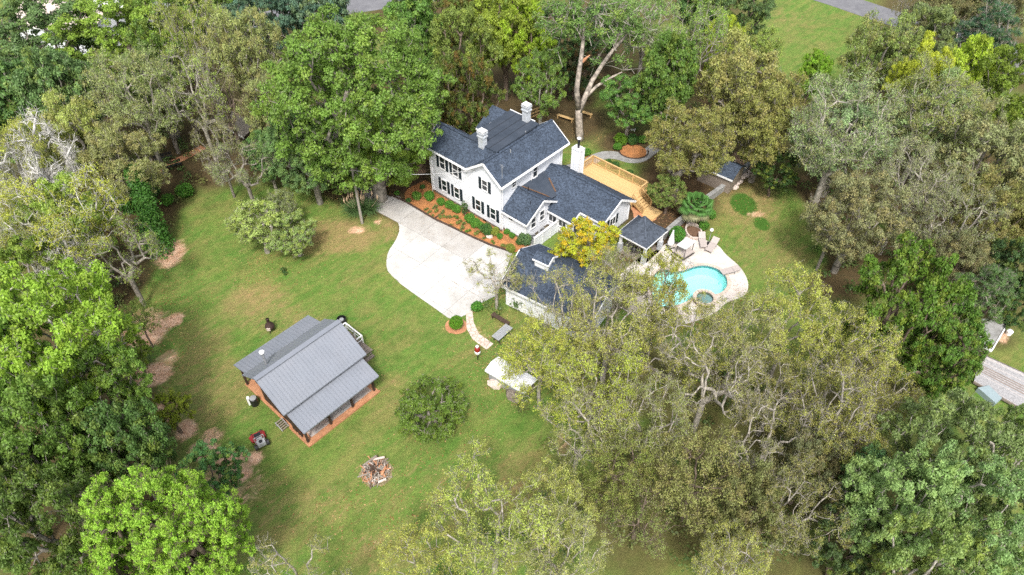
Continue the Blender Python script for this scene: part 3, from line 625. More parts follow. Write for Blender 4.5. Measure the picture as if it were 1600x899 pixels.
# flagstone path
pth = empty('flagstone_path', P(740, 510), 0, 'pale flagstone path curving from the driveway to the shed', None); pth['kind'] = 'structure'
pl_ = [P(x, y) for x, y in [(732, 487), (734, 500), (737, 512), (743, 523), (752, 532), (765, 542)]]
PPOLY = poly_px([(728, 487), (729, 514), (738, 530), (760, 547), (771, 538), (748, 522), (740, 504), (738, 485)])
sheet('path_bed', PPOLY, .02, 'sandbed', kind='structure')
R_ = random.Random(5); sites = []
for _ in range(4000):
    x = R_.uniform(min(p[0] for p in PPOLY), max(p[0] for p in PPOLY)); y = R_.uniform(min(p[1] for p in PPOLY), max(p[1] for p in PPOLY))
    if inside(np.array([x]), np.array([y]), PPOLY)[0] and all((x - a) ** 2 + (y - b) ** 2 > .34 ** 2 for a, b in sites): sites.append((x, y))
for x, y in sites:
    cell = [(x - .6, y - .6), (x + .6, y - .6), (x + .6, y + .6), (x - .6, y + .6)]
    for a, b in sites:
        dx, dy = a - x, b - y; L = math.hypot(dx, dy)
        if 0 < L < 1.6:
            mx_, my_ = x + dx * (.5 - .03 / L), y + dy * (.5 - .03 / L); tx, ty = -dy / L * 3, dx / L * 3
            cell = clip(cell, [(mx_ + tx - dx / L * 6, my_ + ty - dy / L * 6), (mx_ - tx - dx / L * 6, my_ - ty - dy / L * 6), (mx_ - tx, my_ - ty), (mx_ + tx, my_ + ty)])
            if not cell: break
    if cell: cell = clip(PPOLY, cell)
    if cell:
        area_ok = area(cell) > .04
        if area_ok:
            st = sheet('stone', [(a - pth.location.x, b - pth.location.y) for a, b in cell], .05 + R_.random() * .02, 'pale_stone', pth, thick=.04)

# grey curved walkway behind the house, road at the top
def ribbon(pts, width, z, m, name, **kw):
    c = [Vector(p) for p in pts]; L = []; Rr = []
    for i, p in enumerate(c):
        d = (c[min(i + 1, len(c) - 1)] - c[max(i - 1, 0)]); d.z = 0; d.normalize(); nn = Vector((-d.y, d.x, 0)); ww = width[i] if hasattr(width, '__len__') else width
        L.append(p + nn * ww / 2); Rr.append(p - nn * ww / 2)
    return sheet(name, [(p.x, p.y) for p in L + Rr[::-1]], z, m, **kw)
def dense(px, k=5):
    pts = [np.array(P(x, y)) for x, y in px]; out = []
    for i in range(len(pts) - 1):
        p0, p1, p2, p3 = pts[max(i - 1, 0)], pts[i], pts[i + 1], pts[min(i + 2, len(pts) - 1)]
        for s in range(k): t = s / k; out.append(.5 * (2 * p1 + (p2 - p0) * t + (2 * p0 - 5 * p1 + 4 * p2 - p3) * t * t + (3 * p1 - p0 - 3 * p2 + p3) * t ** 3))
    out.append(pts[-1]); return out
ribbon(dense([(884, 268), (904, 262), (918, 256), (932, 247), (948, 242.5), (966, 244), (984, 249), (1000, 247.5), (1014, 238), (1030, 226)]), [2.2, 2.2] + [2.0] * 5 + [1.5] * 39, .03, 'old_concrete', 'walkway', kind='structure', label='curved grey concrete walkway behind the house', thick=.03)
ROADP = dense([(380, 42), (470, 18), (560, 8), (700, -12), (1000, -40), (1180, -38), (1290, -6), (1345, 12), (1400, 30), (1475, 48), (1540, 72), (1640, 120), (1800, 190)])
ribbon(ROADP, 5.6, .03, 'asphalt', 'road', kind='structure', label='grey asphalt road crossing beyond the trees', thick=.03)
ribbon(dense([(180, 305), (225, 281), (262, 259), (300, 240), (318, 230)]), 1.1, .02, 'clay', 'footpath', kind='structure', label='narrow tan footpath leading past two dark benches')
# pine straw island beside the walkway with dark edging
isl = P(990, 237); ring = [(isl.x + 1.55 * cos(a), isl.y + 1.35 * sin(a)) for a in np.linspace(0, 2 * pi, 21)[:-1]]
sheet('mulch_bed', rough(ring, .06, .4, 8), .04, 'mulch', kind='structure', label='round orange pine straw island in the bend of the walkway')
m_ = MB(); m_.tube([(isl.x + 1.7 * cos(a), isl.y + 1.5 * sin(a), .08) for a in np.linspace(rad(170), rad(370), 18)], .08, 5)
m_.build('island_edging', 'timber', label='dark curved edging round the pine straw island', cat='edging')

# pool
POOLC = P(1080, 445)
pd = sheet('pool_deck', PDECK, .06, 'pool_deck', thick=.12, holes=[POOL], kind='structure', label='pale stone pool deck with a curving outline')
pool = empty('swimming_pool', (0, 0, 0), 0, 'turquoise kidney shaped swimming pool in the pale stone deck', 'swimming pool')
mb = MB(); n = len(POOL); V = [(x, y, .05) for x, y in POOL] + [(x, y, -1.25) for x, y in POOL]
mb.add(V, [(i, i + n, (i + 1) % n + n, (i + 1) % n) for i in range(n)]); mb.build('basin_wall', 'plaster', pool)
sheet('basin_floor', POOL, -1.25, 'plaster', pool)
mb = MB(); c0 = np.mean(POOL, 0)
def off(pts, d):
    out = []; n = len(pts)
    for i in range(n):
        a = np.array(pts[i - 1]); b = np.array(pts[(i + 1) % n]); t = unit(b - a); nn = np.array([t[1], -t[0]]); out.append((pts[i][0] + nn[0] * d, pts[i][1] + nn[1] * d))
    return out
sgn = 1 if sum(POOL[i][0] * POOL[(i + 1) % n][1] - POOL[(i + 1) % n][0] * POOL[i][1] for i in range(n)) > 0 else -1
inn = off(POOL, -.02 * sgn)
V = [(x, y, .02) for x, y in inn] + [(x, y, -.24) for x, y in inn]; mb.add(V, [(i, i + n, (i + 1) % n + n, (i + 1) % n) for i in range(n)]); mb.build('waterline_tile', 'pool_tile', pool)
sheet('water', off(POOL, -.03 * sgn), -.10, 'water', pool)
outr = off(POOL, .32 * sgn); 
for i in range(0, n):          # coping stones one by one
    a, b, c, d = POOL[i], POOL[(i + 1) % n], outr[(i + 1) % n], outr[i]
    f = lambda p, q, t: (p[0] + (q[0] - p[0]) * t, p[1] + (q[1] - p[1]) * t)
    sheet('coping_stone', [f(a, b, .02), f(a, b, .98), f(d, c, .98), f(d, c, .02)], .085 + .004 * (i % 2), 'coping', pool, thick=.04)
for k, z_ in enumerate((-.35, -.62, -.9)):
    pc = P(1040, 424); q = MB(); q.lathe([(1.0 + .45 * k, -1.24), (1.0 + .45 * k, z_)], 28, (pc.x + .1, pc.y - .2, 0)); me_ = q
    ring_ = [(pc.x + .1 + (1.0 + .42 * k) * cos(a), pc.y - .1 + (1.0 + .42 * k) * sin(a)) for a in np.linspace(0, 2 * pi, 33)[:-1]]
    ring_ = [p for p in ring_ if inside(np.array([p[0]]), np.array([p[1]]), POOL)[0]]
    if len(ring_) > 4: sheet('pool_step', ring_, z_, 'plaster', pool, thick=.2)
q = MB(); q.lathe([(.14, 0), (.12, .03)], 12); o = q.build('pool_light', 'pool_tile', pool); o.location = (P(1131, 437).x - .35, P(1131, 437).y, -.5); o.rotation_euler = (0, -pi / 2, 0)
spa = empty('round_spa', P(1100, 470.5), 0, 'small round spa with stone rim beside the pool', 'spa')
mb = MB(); mb.lathe([(1.02, .05), (1.02, .42), (.78, .42), (.78, .0)], 24); mb.build('spa_wall', 'stone', spa)
sheet('spa_water', [(.77 * cos(a), .77 * sin(a)) for a in np.linspace(0, 2 * pi, 25)[:-1]], .36, 'water', spa); mb = MB(); mb.lathe([(.775, .03), (.775, .16)], 24); mb.build('spa_floor', 'grey', spa)
for k in range(18):
    a0, a1 = 2 * pi * k / 18 + .02, 2 * pi * (k + 1) / 18 - .02
    sheet('rim_stone', [(.76 * cos(a0), .76 * sin(a0)), (.76 * cos(a1), .76 * sin(a1)), (1.1 * cos(a1), 1.1 * sin(a1)), (1.1 * cos(a0), 1.1 * sin(a0))], .48 + .01 * (k % 3), 'coping', spa, thick=.05)

# ============================================================ THE WHITE HOUSE
HA = rad(-42); HO = P(783, 362)
house = empty('farmhouse', HO, HA, 'white two storey farmhouse with dark blue shingle roofs and black shutters', 'house')
def hbox(name, m, *b, parent=None): mb = MB(); mb.box(*b); return mb.build(name, m, parent or house)
def gable_house(x0, x1, y0, y1, ze, zr, along, name, m='siding', parent=None, z0=.35):
    mb = MB()
    if along == 'x':
        ym = (y0 + y1) / 2; s = [(y0, z0), (y1, z0), (y1, ze), (ym, zr), (y0, ze)]
        V = [(x0, y, z) for y, z in s] + [(x1, y, z) for y, z in s]
    else:
        xm = (x0 + x1) / 2; s = [(x0, z0), (x1, z0), (x1, ze), (xm, zr), (x0, ze)]
        V = [(x, y0, z) for x, z in s] + [(x, y1, z) for x, z in s]
    mb.add(V, [(4, 3, 2, 1, 0), (5, 6, 7, 8, 9)] + [(i, (i + 1) % 5, (i + 1) % 5 + 5, i + 5) for i in range(5)])
    o = mb.build(name, m, parent or house); bm = bmesh.new(); bm.from_mesh(o.data); bmesh.ops.recalc_face_normals(bm, faces=bm.faces); bm.to_mesh(o.data); bm.free(); return o
def roof(quad, m='shingle', t=.14, parent=None, name='roof', trim=(), tw=.2):
    mb = MB(); mb.slab(quad, t); o = mb.build(name, m, parent or house)
    for i in trim:
        a, b = Vector(quad[i]), Vector(quad[(i + 1) % len(quad)]); q = MB(); q.bar(a + Vector((0, 0, -.13)), b + Vector((0, 0, -.13)), .07, tw); q.build('fascia', 'white', o)
    return o
# main volume: right range (ridge along y), front left range, back range, flat middle
EZ, RZ, XR, YR = 6.05, 7.72, -1.85, 1.8
hbox('foundation', 'stone', -9.78, .03, 0, -.03, 9.35, .36)
gable_house(-4.05, 0, 0, 9.4, EZ - .05, RZ - .12, 'y', 'wall')
gable_house(-9.8, -2.7, .004, 3.6, EZ - .05, RZ - .12, 'x', 'wall')
gable_house(-7.3, -2.7, 5.3, 9.396, EZ - .05, RZ - .05, 'x', 'wall')
hbox('wall', 'siding', -6.0, 3.0, .35, -3.0, 6.0, 7.55)
roof([(.5, -.45, EZ - .05), (.5, 9.85, EZ - .05), (XR, 9.85, RZ), (XR, -.45, RZ)], trim=(0,))
roof([(XR, -.45, RZ - .004), (XR, 9.85, RZ - .004), (-4.2, 9.85, EZ - .05), (-4.2, -.45, EZ - .05)], trim=())
for y in (-.45, 9.85):
    for xa in (.5, -4.2):
        q = MB(); yy = y + (-.02 if y < 0 else .02); q.bar((xa, yy, EZ - .17), (XR, yy, RZ - .12), .08, .22); q.build('rake_board', 'white', house)
roof([(-10.25, -.45, EZ - .05), (-4.15, -.45, EZ - .05), (XR - .2, YR, RZ - .02), (-10.25, YR, RZ - .02)], trim=(0,))
roof([(-10.25, 4.05, EZ - .05), (-10.25, YR, RZ - .024), (XR - .2, YR, RZ - .024), (XR - .2, 4.05, EZ - .05)], trim=(3,))
q = MB(); q.bar((-10.28, -.45, EZ - .17), (-10.28, YR, RZ - .14), .08, .22); q.build('rake_board', 'white', house)
q = MB(); q.bar((-10.28, 4.05, EZ - .17), (-10.28, YR, RZ - .14), .08, .22); q.build('rake_board', 'white', house)
YB, ZB = 7.6, 7.95
roof([(-8.1, 5.0, EZ + .35), (XR - .2, 5.0, EZ + .35), (XR - .2, YB, ZB), (-8.1, YB, ZB)], trim=(0,))
roof([(-8.1, 10.0, EZ), (-8.1, YB, ZB - .004), (XR - .2, YB, ZB - .004), (XR - .2, 10.0, EZ)], trim=(3,))
mb = MB(); mb.add([(-5.95, 1.7, 7.62), (-2.05, 1.7, 7.62), (-2.05, 8.0, 7.80), (-5.95, 8.0, 7.80), (-5.95, 1.7, 7.80), (-2.05, 1.7, 7.80), (-2.05, 8.0, 8.02), (-5.95, 8.0, 8.02)],
                  [(3, 2, 1, 0), (4, 5, 6, 7), (0, 1, 5, 4), (1, 2, 6, 5), (2, 3, 7, 6), (3, 0, 4, 7)]); mb.build('flat_roof', 'membrane', house)
for k in range(1, 4):
    q = MB(); x = -5.95 + k * .975; q.bar((x, 1.72, 7.806), (x, 7.98, 8.026), .05, .012); q.build('roof_seam', 'black', house)
q = MB(); q.bar((-5.98, 8.03, 7.98), (-2.6, 8.03, 7.98), .08, .22); q.build('fascia', 'white', house)
q = MB(); q.bar((-6.0, 4.1, 7.62), (-6.0, 5.2, 7.7), .08, .3); q.build('fascia', 'white', house)
for (a, b) in (((XR, -.45), (XR, 9.85)), ((-10.25, YR), (XR, YR))):      # ridge caps
    q = MB(); q.bar((a[0], a[1], RZ + .01), (b[0], b[1], RZ + .01), .26, .05); q.build('ridge_cap', 'shingle', house)
def chimney(x, y, zb, zt, s=.34):
    mb = MB(); mb.box(x - s, y - s * .8, zb, x + s, y + s * .8, zt - .65); c = mb.build('chimney', 'painted_brick', house)
    for i, (za, zb_, g) in enumerate(((zt - .65, zt - .5, .09), (zt - .5, zt - .28, .02), (zt - .28, zt - .1, .09))):
        q = MB(); q.box(x - s - g, y - s * .8 - g, za, x + s + g, y + s * .8 + g, zb_ - .003); q.build('brick_course', 'painted_brick', c)
    q = MB(); q.box(x - s - .02, y - s * .8 - .02, zt - .1, x + s + .02, y + s * .8 + .02, zt - .02); q.build('flue_liner', 'black', c)
    q = MB(); q.box(x - s - .06, y - s * .8 - .06, zt - .02, x + s + .06, y + s * .8 + .06, zt + .06); q.build('cap', 'white', c)
chimney(-3.95, 1.75, 7.2, 9.35); chimney(-3.4, 7.6, 7.5, 9.85)
def window(cx_, cz_, w_, h_, face, at, parent=None, shutters=False, double=True, mullions=0):
    """face: 'f' front wall (-y), 'r' right wall (+x)"""
    T = (lambda a, d, z: (a, at - d, z)) if face == 'f' else (lambda a, d, z: (at + d, a, z))
    def bx(mb, a0, a1, d0, d1, z0, z1):
        p, q = T(a0, d0, z0), T(a1, d1, z1); mb.box(min(p[0], q[0]), min(p[1], q[1]), z0, max(p[0], q[0]), max(p[1], q[1]), z1)
    fw = .09; mb = MB()
    bx(mb, cx_ - w_ / 2 - fw, cx_ - w_ / 2, 0, .07, cz_ - h_ / 2 - fw, cz_ + h_ / 2 + fw); bx(mb, cx_ + w_ / 2, cx_ + w_ / 2 + fw, 0, .07, cz_ - h_ / 2 - fw, cz_ + h_ / 2 + fw)
    bx(mb, cx_ - w_ / 2, cx_ + w_ / 2, 0, .09, cz_ + h_ / 2, cz_ + h_ / 2 + fw); bx(mb, cx_ - w_ / 2 - .003, cx_ + w_ / 2 + .003, 0, .12, cz_ - h_ / 2 - fw, cz_ - h_ / 2)
    if double: bx(mb, cx_ - w_ / 2, cx_ + w_ / 2, 0, .06, cz_ - .03, cz_ + .03)
    for k in range(mullions): a = cx_ - w_ / 2 + w_ * (k + 1) / (mullions + 1); bx(mb, a - .03, a + .03, 0, .065, cz_ - h_ / 2, cz_ + h_ / 2)
    wn = mb.build('window', 'white', parent or house)
    for z0, z1 in (((cz_ - h_ / 2, cz_ - .03), (cz_ + .03, cz_ + h_ / 2)) if double else ((cz_ - h_ / 2, cz_ + h_ / 2),)):
        n_ = mullions + 1
        for k in range(n_):
            q = MB(); a0 = cx_ - w_ / 2 + w_ * k / n_ + (.03 if k else 0); a1 = cx_ - w_ / 2 + w_ * (k + 1) / n_ - (.03 if k < n_ - 1 else 0); bx(q, a0, a1, 0, .03, z0, z1); q.build('pane', 'glass', wn)
    if shutters:
        for s in (-1, 1):
            q = MB(); a = cx_ + s * (w_ / 2 + fw + .22); bx(q, a - .17, a + .17, 0, .06, cz_ - h_ / 2 - .08, cz_ + h_ / 2 + .08)
            for zz in np.arange(cz_ - h_ / 2 + .03, cz_ + h_ / 2, .14): bx(q, a - .13, a + .13, .06, .075, zz, zz + .07)
            q.build('shutter', 'shutter', wn)
    return wn
for x in (-8.07, -6.2, -3.12, -1.05): window(x, 1.75, .66, 1.35, 'f', 0, shutters=True)
for x in (-8.1, -6.2): window(x, 4.6, .70, 1.4, 'f', 0, shutters=True)
window(-2.1, 4.75, .66, 1.2, 'f', 0, shutters=True)
window(1.9, 4.9, .55, .6, 'r', 0); window(5.1, 4.75, .6, 1.35, 'r', 0)
for x in (-5.2, -2.3, -.35):
    q = MB(); q.box(x - .22, -.012, .1, x + .22, .05, .3); q.build('foundation_vent', 'black', house)
# corner boards, gutters, downspouts
for x, y in ((0, 0), (0, 9.4), (-9.8, 0)):
    q = MB(); q.box(x - .07, y - .07, .3, x + .045, y + .06, EZ - .18); q.build('corner_board', 'white', house)
for x, y, z0_, z1_ in ((.13, .12, .1, 5.9), (-9.9, -.12, .1, 5.9), (.1, 4.45, 4.0, 5.9), (.1, 9.2, 1.0, 5.9)):
    q = MB(); q.tube([(x, y, z0_), (x, y, z1_)], .045, 6); q.build('downspout', 'white', house)
q = MB(); q.tube([(.58, -.45, 5.86), (.58, 9.85, 5.86)], .07, 6); q.build('gutter', 'white', house)
q = MB(); q.tube([(-10.2, -.53, 5.86), (-4.15, -.53, 5.86)], .07, 6); q.build('gutter', 'white', house)
q = MB(); q.tube([(-.05, .3, 6.4), (-.05, .3, 8.0)], .025, 6); q.tube([(-.35, .3, 7.9), (.25, .3, 7.9)], .012, 4); q.tube([(-.25, .3, 7.7), (.15, .3, 7.7)], .012, 4); q.build('antenna', 'grey', house)
for x, y, z in ((-2.1, 6.0, 7.65), (-1.4, 3.0, 7.3)):
    q = MB(); q.tube([(x, y, z), (x, y, z + .4)], .05, 8); q.build('vent_pipe', 'grey', house)
# kitchen extension with gable to the right
hbox('foundation', 'stone', .02, .42, 0, 2.93, 5.6, .33)
ge = gable_house(0, 2.95, .4, 4.6, 2.85, 4.15, 'x', 'wall', z0=.3)
roof([(.02, -.02, 2.72), (3.4, -.02, 2.72), (3.4, 2.5, 4.32), (.02, 2.5, 4.32)], trim=(0,))
roof([(.02, 4.9, 2.85), (.02, 2.5, 4.316), (3.4, 2.5, 4.316), (3.4, 4.9, 2.85)], trim=())
for ya, za in ((-.02, 2.6), (4.9, 2.73)):
    q = MB(); q.bar((3.42, ya, za), (3.42, 2.5, 4.2), .08, .2); q.build('rake_board', 'white', house)
q = MB(); q.bar((.02, 2.5, 4.34), (3.4, 2.5, 4.34), .24, .05); q.build('ridge_cap', 'shingle', house)
window(1.0, 2.1, .5, .6, 'f', .4, double=True)
window(1.5, 1.9, .6, 1.2, 'r', 2.95); window(2.8, 2.05, .6, 1.15, 'r', 2.95)
q = MB(); q.box(2.86, .33, .28, 3.0, .47, 2.7); q.build('corner_board', 'white', house)
q = MB(); q.tube([(.35, .3, .1), (.35, .3, 2.6)], .045, 6); q.build('downspout', 'white', house)
q = MB(); q.tube([(1.3, 2.6, 4.3), (1.3, 2.6, 4.85)], .05, 8); q.build('vent_pipe', 'black', house)
q = MB(); q.tube([(2.4, 1.7, 3.8), (2.4, 1.7, 4.15)], .04, 8); q.build('vent_pipe', 'black', house)
# low wing to the right
WY0, WZ0, WYR, WZR, WY1, WZ1 = 3.45, 2.38, 7.55, 4.42, 10.25, 2.75
def wz(y): return WZ0 + (y - WY0) * (WZR - WZ0) / (WYR - WY0)
hbox('foundation', 'stone', .0, 5.8, 0, 8.52, 9.85, .34)
hbox('foundation', 'stone', 2.9, 3.82, 0, 5.9, 6.0, .33)
mb = MB(); x0, x1 = 2.95, 8.55
pr = [(4.95, .3), (9.9, .3), (9.9, 2.85), (7.55, 4.28), (4.95, wz(4.95) - .14)]
mb.add([(x0, y, z) for y, z in pr] + [(x1, y, z) for y, z in pr], [(4, 3, 2, 1, 0), (5, 6, 7, 8, 9)] + [(i, i + 5, (i + 1) % 5 + 5, (i + 1) % 5) for i in range(5)]); mb.build('wall', 'siding', house)
mb = MB(); pr = [(3.8, .3), (5.1, .3), (5.1, wz(5.1) - .14), (3.8, wz(3.8) - .14)]
mb.add([(2.9, y, z) for y, z in pr] + [(6.0, y, z) for y, z in pr], [(3, 2, 1, 0), (4, 5, 6, 7)] + [(i, i + 4, (i + 1) % 4 + 4, (i + 1) % 4) for i in range(4)]); mb.build('wall', 'siding', house)
hbox('wall', 'siding', .003, 4.9, .3, 3.2, 9.7, 2.8)
RX0, RX1, NX = -.05, 9.0, 6.2
roof([(.02, 4.0, wz(4.0)), (NX, WY0, WZ0), (NX, WYR, WZR), (.02, WYR, WZR)], trim=(), name='roof')
roof([(3.1, WY0, WZ0 - .004), (NX, WY0, WZ0 - .004), (NX, 4.2, wz(4.2) - .004), (3.1, 4.2, wz(4.2) - .004)], trim=(0, 1))
roof([(NX, 4.75, wz(4.75)), (RX1, 4.75, wz(4.75)), (RX1, WYR, WZR), (NX, WYR, WZR)], trim=(0,))
roof([(RX1, WY1, WZ1), (.02, WY1, WZ1), (.02, WYR, WZR - .004), (RX1, WYR, WZR - .004)], trim=(0,))
for ya, za in ((4.75, wz(4.75)), (WY1, WZ1)):
    q = MB(); q.bar((RX1 + .03, ya, za - .14), (RX1 + .03, WYR, WZR - .12), .08, .22); q.build('rake_board', 'white', house)
q = MB(); q.bar((NX + .03, WY0, WZ0 - .12), (NX + .03, 4.75, wz(4.75) - .12), .08, .2); q.build('rake_board', 'white', house)
q = MB(); q.bar((.1, WYR, WZR + .01), (RX1, WYR, WZR + .01), .26, .05); q.build('ridge_cap', 'shingle', house)
mb = MB(); mb.slab([(.02, 3.1, 4.02), (2.9, 4.4, 3.22), (3.0, 5.1, wz(5.1) + .06), (.02, 6.6, wz(6.6) + .06)], .05); mb.build('valley_membrane', 'membrane', house)
for a, b in (((.1, 3.0, 4.10), (2.6, 4.35, 3.30)), ((1.0, 6.15, wz(6.15) + .10), (2.6, 5.3, wz(5.3) + .1))):
    q = MB(); q.bar(a, b, .16, .02); q.build('rusty_flashing', 'brown', house)
window(3.6, 1.4, .9, .85, 'f', 3.8, double=False, mullions=1); window(4.85, 1.4, .85, .8, 'f', 3.8, double=False, mullions=1)
window(6.6, 2.0, .65, .8, 'f', 4.95, double=False, mullions=1)
wv = window(7.05, 1.75, .85, .95, 'r', 8.55, double=False, mullions=1)
for a in (6.32, 7.78):
    q = MB(); q.box(8.55, a - .15, 1.2, 8.61, a + .15, 2.3); q.build('shutter', 'shutter', wv)
q = MB(); q.lathe([(.13, 0), (.13, .05)], 12); o = q.build('gable_vent', 'grey', house); o.location = (8.56, 7.6, 3.1); o.rotation_euler = (0, pi / 2, 0)
for x, y in ((8.55, 4.95), (8.55, 9.9), (5.98, 3.8)):
    q = MB(); q.box(x - .06, y - .06, .28, x + .05, y + .06, 2.35); q.build('corner_board', 'white', house)
q = MB(); q.box(6.05, 4.3, .2, 6.5, 4.95, .34); q.build('door_step', 'concrete', house)
q = MB(); q.box(6.0, 4.2, .35, 6.05, 4.85, 2.0); q.build('door', 'black', house)
# white flue box at the back
q = MB(); q.box(1.05, 9.75, .3, 2.05, 10.45, 5.6); fl = q.build('flue_chase', 'siding', house)
q = MB(); q.box(.99, 9.69, 5.6, 2.11, 10.51, 5.72); q.build('cap', 'white', fl)
for x in (1.05, 2.05):
    for y in (9.75, 10.45): q = MB(); q.box(x - .05, y - .05, .3, x + .05, y + .05, 5.6); q.build('corner_board', 'white', fl)
q = MB(); q.tube([(1.55, 10.1, 5.72), (1.55, 10.1, 6.75)], .13, 10); q.build('stove_pipe', 'black', fl)
q = MB(); q.lathe([(.2, 0), (.2, .12), (.05, .2)], 12, (1.55, 10.1, 6.78)); q.build('rain_cap', 'white', fl)

# ---- deck behind the wing
deck = empty('wooden_deck', HO + Vector((cos(HA) * 1 - sin(HA) * 11, sin(HA) * 1 + cos(HA) * 11, 0)), HA, 'new yellow pine deck with railing and stairs behind the low wing', 'deck')
dx, dy = 1.0, 11.0            # house frame -> deck frame
def db(mb, x0, y0, z0, x1, y1, z1): return mb.box(x0 - dx, y0 - dy, z0, x1 - dx, y1 - dy, z1)
for i, y in enumerate(np.arange(10.5, 14.55, .145)):
    xl = 2.15 if y < 10.45 else .35
    q = MB(); db(q, xl, y, .94, 7.7, y + .138, .98 + .003 * (i % 3)); q.build('board', 'deckwood', deck)
q = MB(); db(q, .35, 14.55, .72, 7.72, 14.6, .93); db(q, 7.7, 10.5, .72, 7.75, 14.6, .93); db(q, .3, 10.5, .72, .35, 14.6, .93)
for x in (.5, 3, 5.5, 7.5): db(q, x, 10.6, .75, x + .1, 14.5, .93)
q.build('joist', 'deckwood', deck)
for x, y in ((.45, 14.5), (2.25, 14.5), (4.05, 14.5), (5.85, 14.5), (7.65, 14.5), (.45, 12.9), (7.65, 13.35), (7.65, 11.9)):
    q = MB(); db(q, x - .05, y - .05, 0, x + .05, y + .05, 2.0); q.build('post', 'deckwood', deck)
for a, b in (((.45, 14.5), (7.65, 14.5)), ((.45, 12.9), (.45, 14.5)), ((7.65, 13.35), (7.65, 14.5))):
    q = MB(); A, B = Vector((a[0] - dx, a[1] - dy, 2.02)), Vector((b[0] - dx, b[1] - dy, 2.02)); q.bar(A, B, .16, .045); q.build('handrail', 'deckwood', deck)
    q = MB(); q.bar(A - Vector((0, 0, .12)), B - Vector((0, 0, .12)), .04, .09); q.bar(A - Vector((0, 0, .9)), B - Vector((0, 0, .9)), .04, .09); q.build('rail', 'deckwood', deck)
    n_ = int((B - A).length / .125)
    for k in range(1, n_): p = A.lerp(B, k / n_); q = MB(); q.box(p.x - .02, p.y - .02, 1.12, p.x + .02, p.y + .02, 1.98); q.build('baluster', 'deckwood', deck)
stt = MB()
for i in range(5):
    q = MB(); db(q, 7.76 + i * .28, 11.95, .80 - i * .165, 8.06 + i * .28, 13.3, .84 - i * .165); q.build('tread', 'deckwood', deck)
for y in (11.95, 12.6, 13.3):
    q = MB(); q.bar((7.76 - dx, y - dy, .72), (9.2 - dx, y - dy, .02), .05, .24); q.build('stringer', 'deckwood', deck)
for y in (11.9, 13.35):
    q = MB(); q.bar((7.7 - dx, y - dy, 1.9), (9.1 - dx, y - dy, 1.0), .09, .05); q.build('handrail', 'deckwood', deck)
    q = MB(); db(q, 9.05, y - .05, 0, 9.15, y + .05, 1.05); q.build('post', 'deckwood', deck)
    for k in range(1, 9):
        f = k / 9; x = 7.7 + 1.4 * f; q = MB(); db(q, x - .02, y - .02, .75 - .75 * f, x + .02, y + .02, 1.88 - .9 * f); q.build('baluster', 'deckwood', deck)
q = MB(); db(q, 9.15, 11.6, .0, 10.5, 13.5, .13); q.build('landing_frame', 'deckwood', deck)
for k in range(9): q = MB(); db(q, 9.18 + k * .146, 11.62, .133, 9.31 + k * .146, 13.48, .165); q.build('board', 'deckwood', deck)

# ---- white screen wall and the two air conditioners
HM = Vector((HO.x, HO.y, 0))
def H2W(x, y, z=0): return Vector((HO.x + cos(HA) * x - sin(HA) * y, HO.y + sin(HA) * x + cos(HA) * y, z))
scr = empty('screen_fence', H2W(4.3, 2.2), HA, 'white panel fence hiding the air conditioners beside the house', 'fence')
for k in range(3): q = MB(); q.box(-.03, -2.0 + k * 1.2, .05, .03, -.84 + k * 1.2, 1.4); q.build('panel', 'siding', scr)
for k in range(4): q = MB(); q.box(-.06, -2.08 + k * 1.2, 0, .06, -1.96 + k * 1.2, 1.5); q.build('post', 'white', scr)
q = MB(); q.box(-.1, -2.1, 1.5, .1, 1.7, 1.56); q.build('cap_rail', 'white', scr)
for (x, y, lb) in ((3.7, 2.3, 'pale air conditioner between the house and the white screen fence, nearer the wing'), (3.6, .9, 'air conditioner at the garage end of the white screen fence')):
    a = empty('air_conditioner', H2W(x, y), HA, lb, 'air conditioner', 'air conditioners beside the house')
    q = MB(); q.box(-.4, -.4, .08, .4, .4, .75); q.build('cabinet', 'grey', a); q = MB(); q.box(-.44, -.44, 0, .44, .44, .08); q.build('pad', 'concrete', a)
    q = MB(); q.lathe([(.36, .752), (.36, .78)], 20); q.build('fan_guard', 'black', a); q = MB(); [q.bar((0, 0, .79), (.34 * cos(t), .34 * sin(t), .79), .03, .012) for t in np.linspace(0, 2 * pi, 13)[:-1]]; q.lathe([(.09, .78), (.09, .81)], 10); q.build('fan_grille', 'galv', a)
sheet('gravel_yard', [tuple(H2W(*p)[:2]) for p in ((2.97, .6), (4.25, .2), (4.25, 3.75), (2.97, 3.75))], .03, 'stone', kind='structure', label='small stone yard between the extension and the white screen fence')

# ============================================================ GARAGE
GA = rad(-34); GO = P(780.7, 443.7, 2.8); gar = empty('garage', (GO.x, GO.y, 0), GA, 'white garage with a dark blue shingle roof and a small cupola, under the pecan trees', 'garage')
gable_house(.35, 8.7, .45, 6.15, 2.75, 4.25, 'x', 'wall', parent=gar, z0=0)
roof([(0, 0, 2.75), (9.1, 0, 2.75), (9.1, 3.28, 4.5), (0, 3.28, 4.5)], parent=gar, trim=(0,), tw=.24); roof([(0, 6.55, 2.75), (0, 3.28, 4.496), (9.1, 3.28, 4.496), (9.1, 6.55, 2.75)], parent=gar, trim=(3,))
for x in (-.03, 9.13):
    for ya in (0, 6.55): q = MB(); q.bar((x, ya, 2.62), (x, 3.28, 4.38), .08, .22); q.build('rake_board', 'white', gar)
q = MB(); q.bar((0, 3.28, 4.52), (9.1, 3.28, 4.52), .26, .05); q.build('ridge_cap', 'shingle', gar)
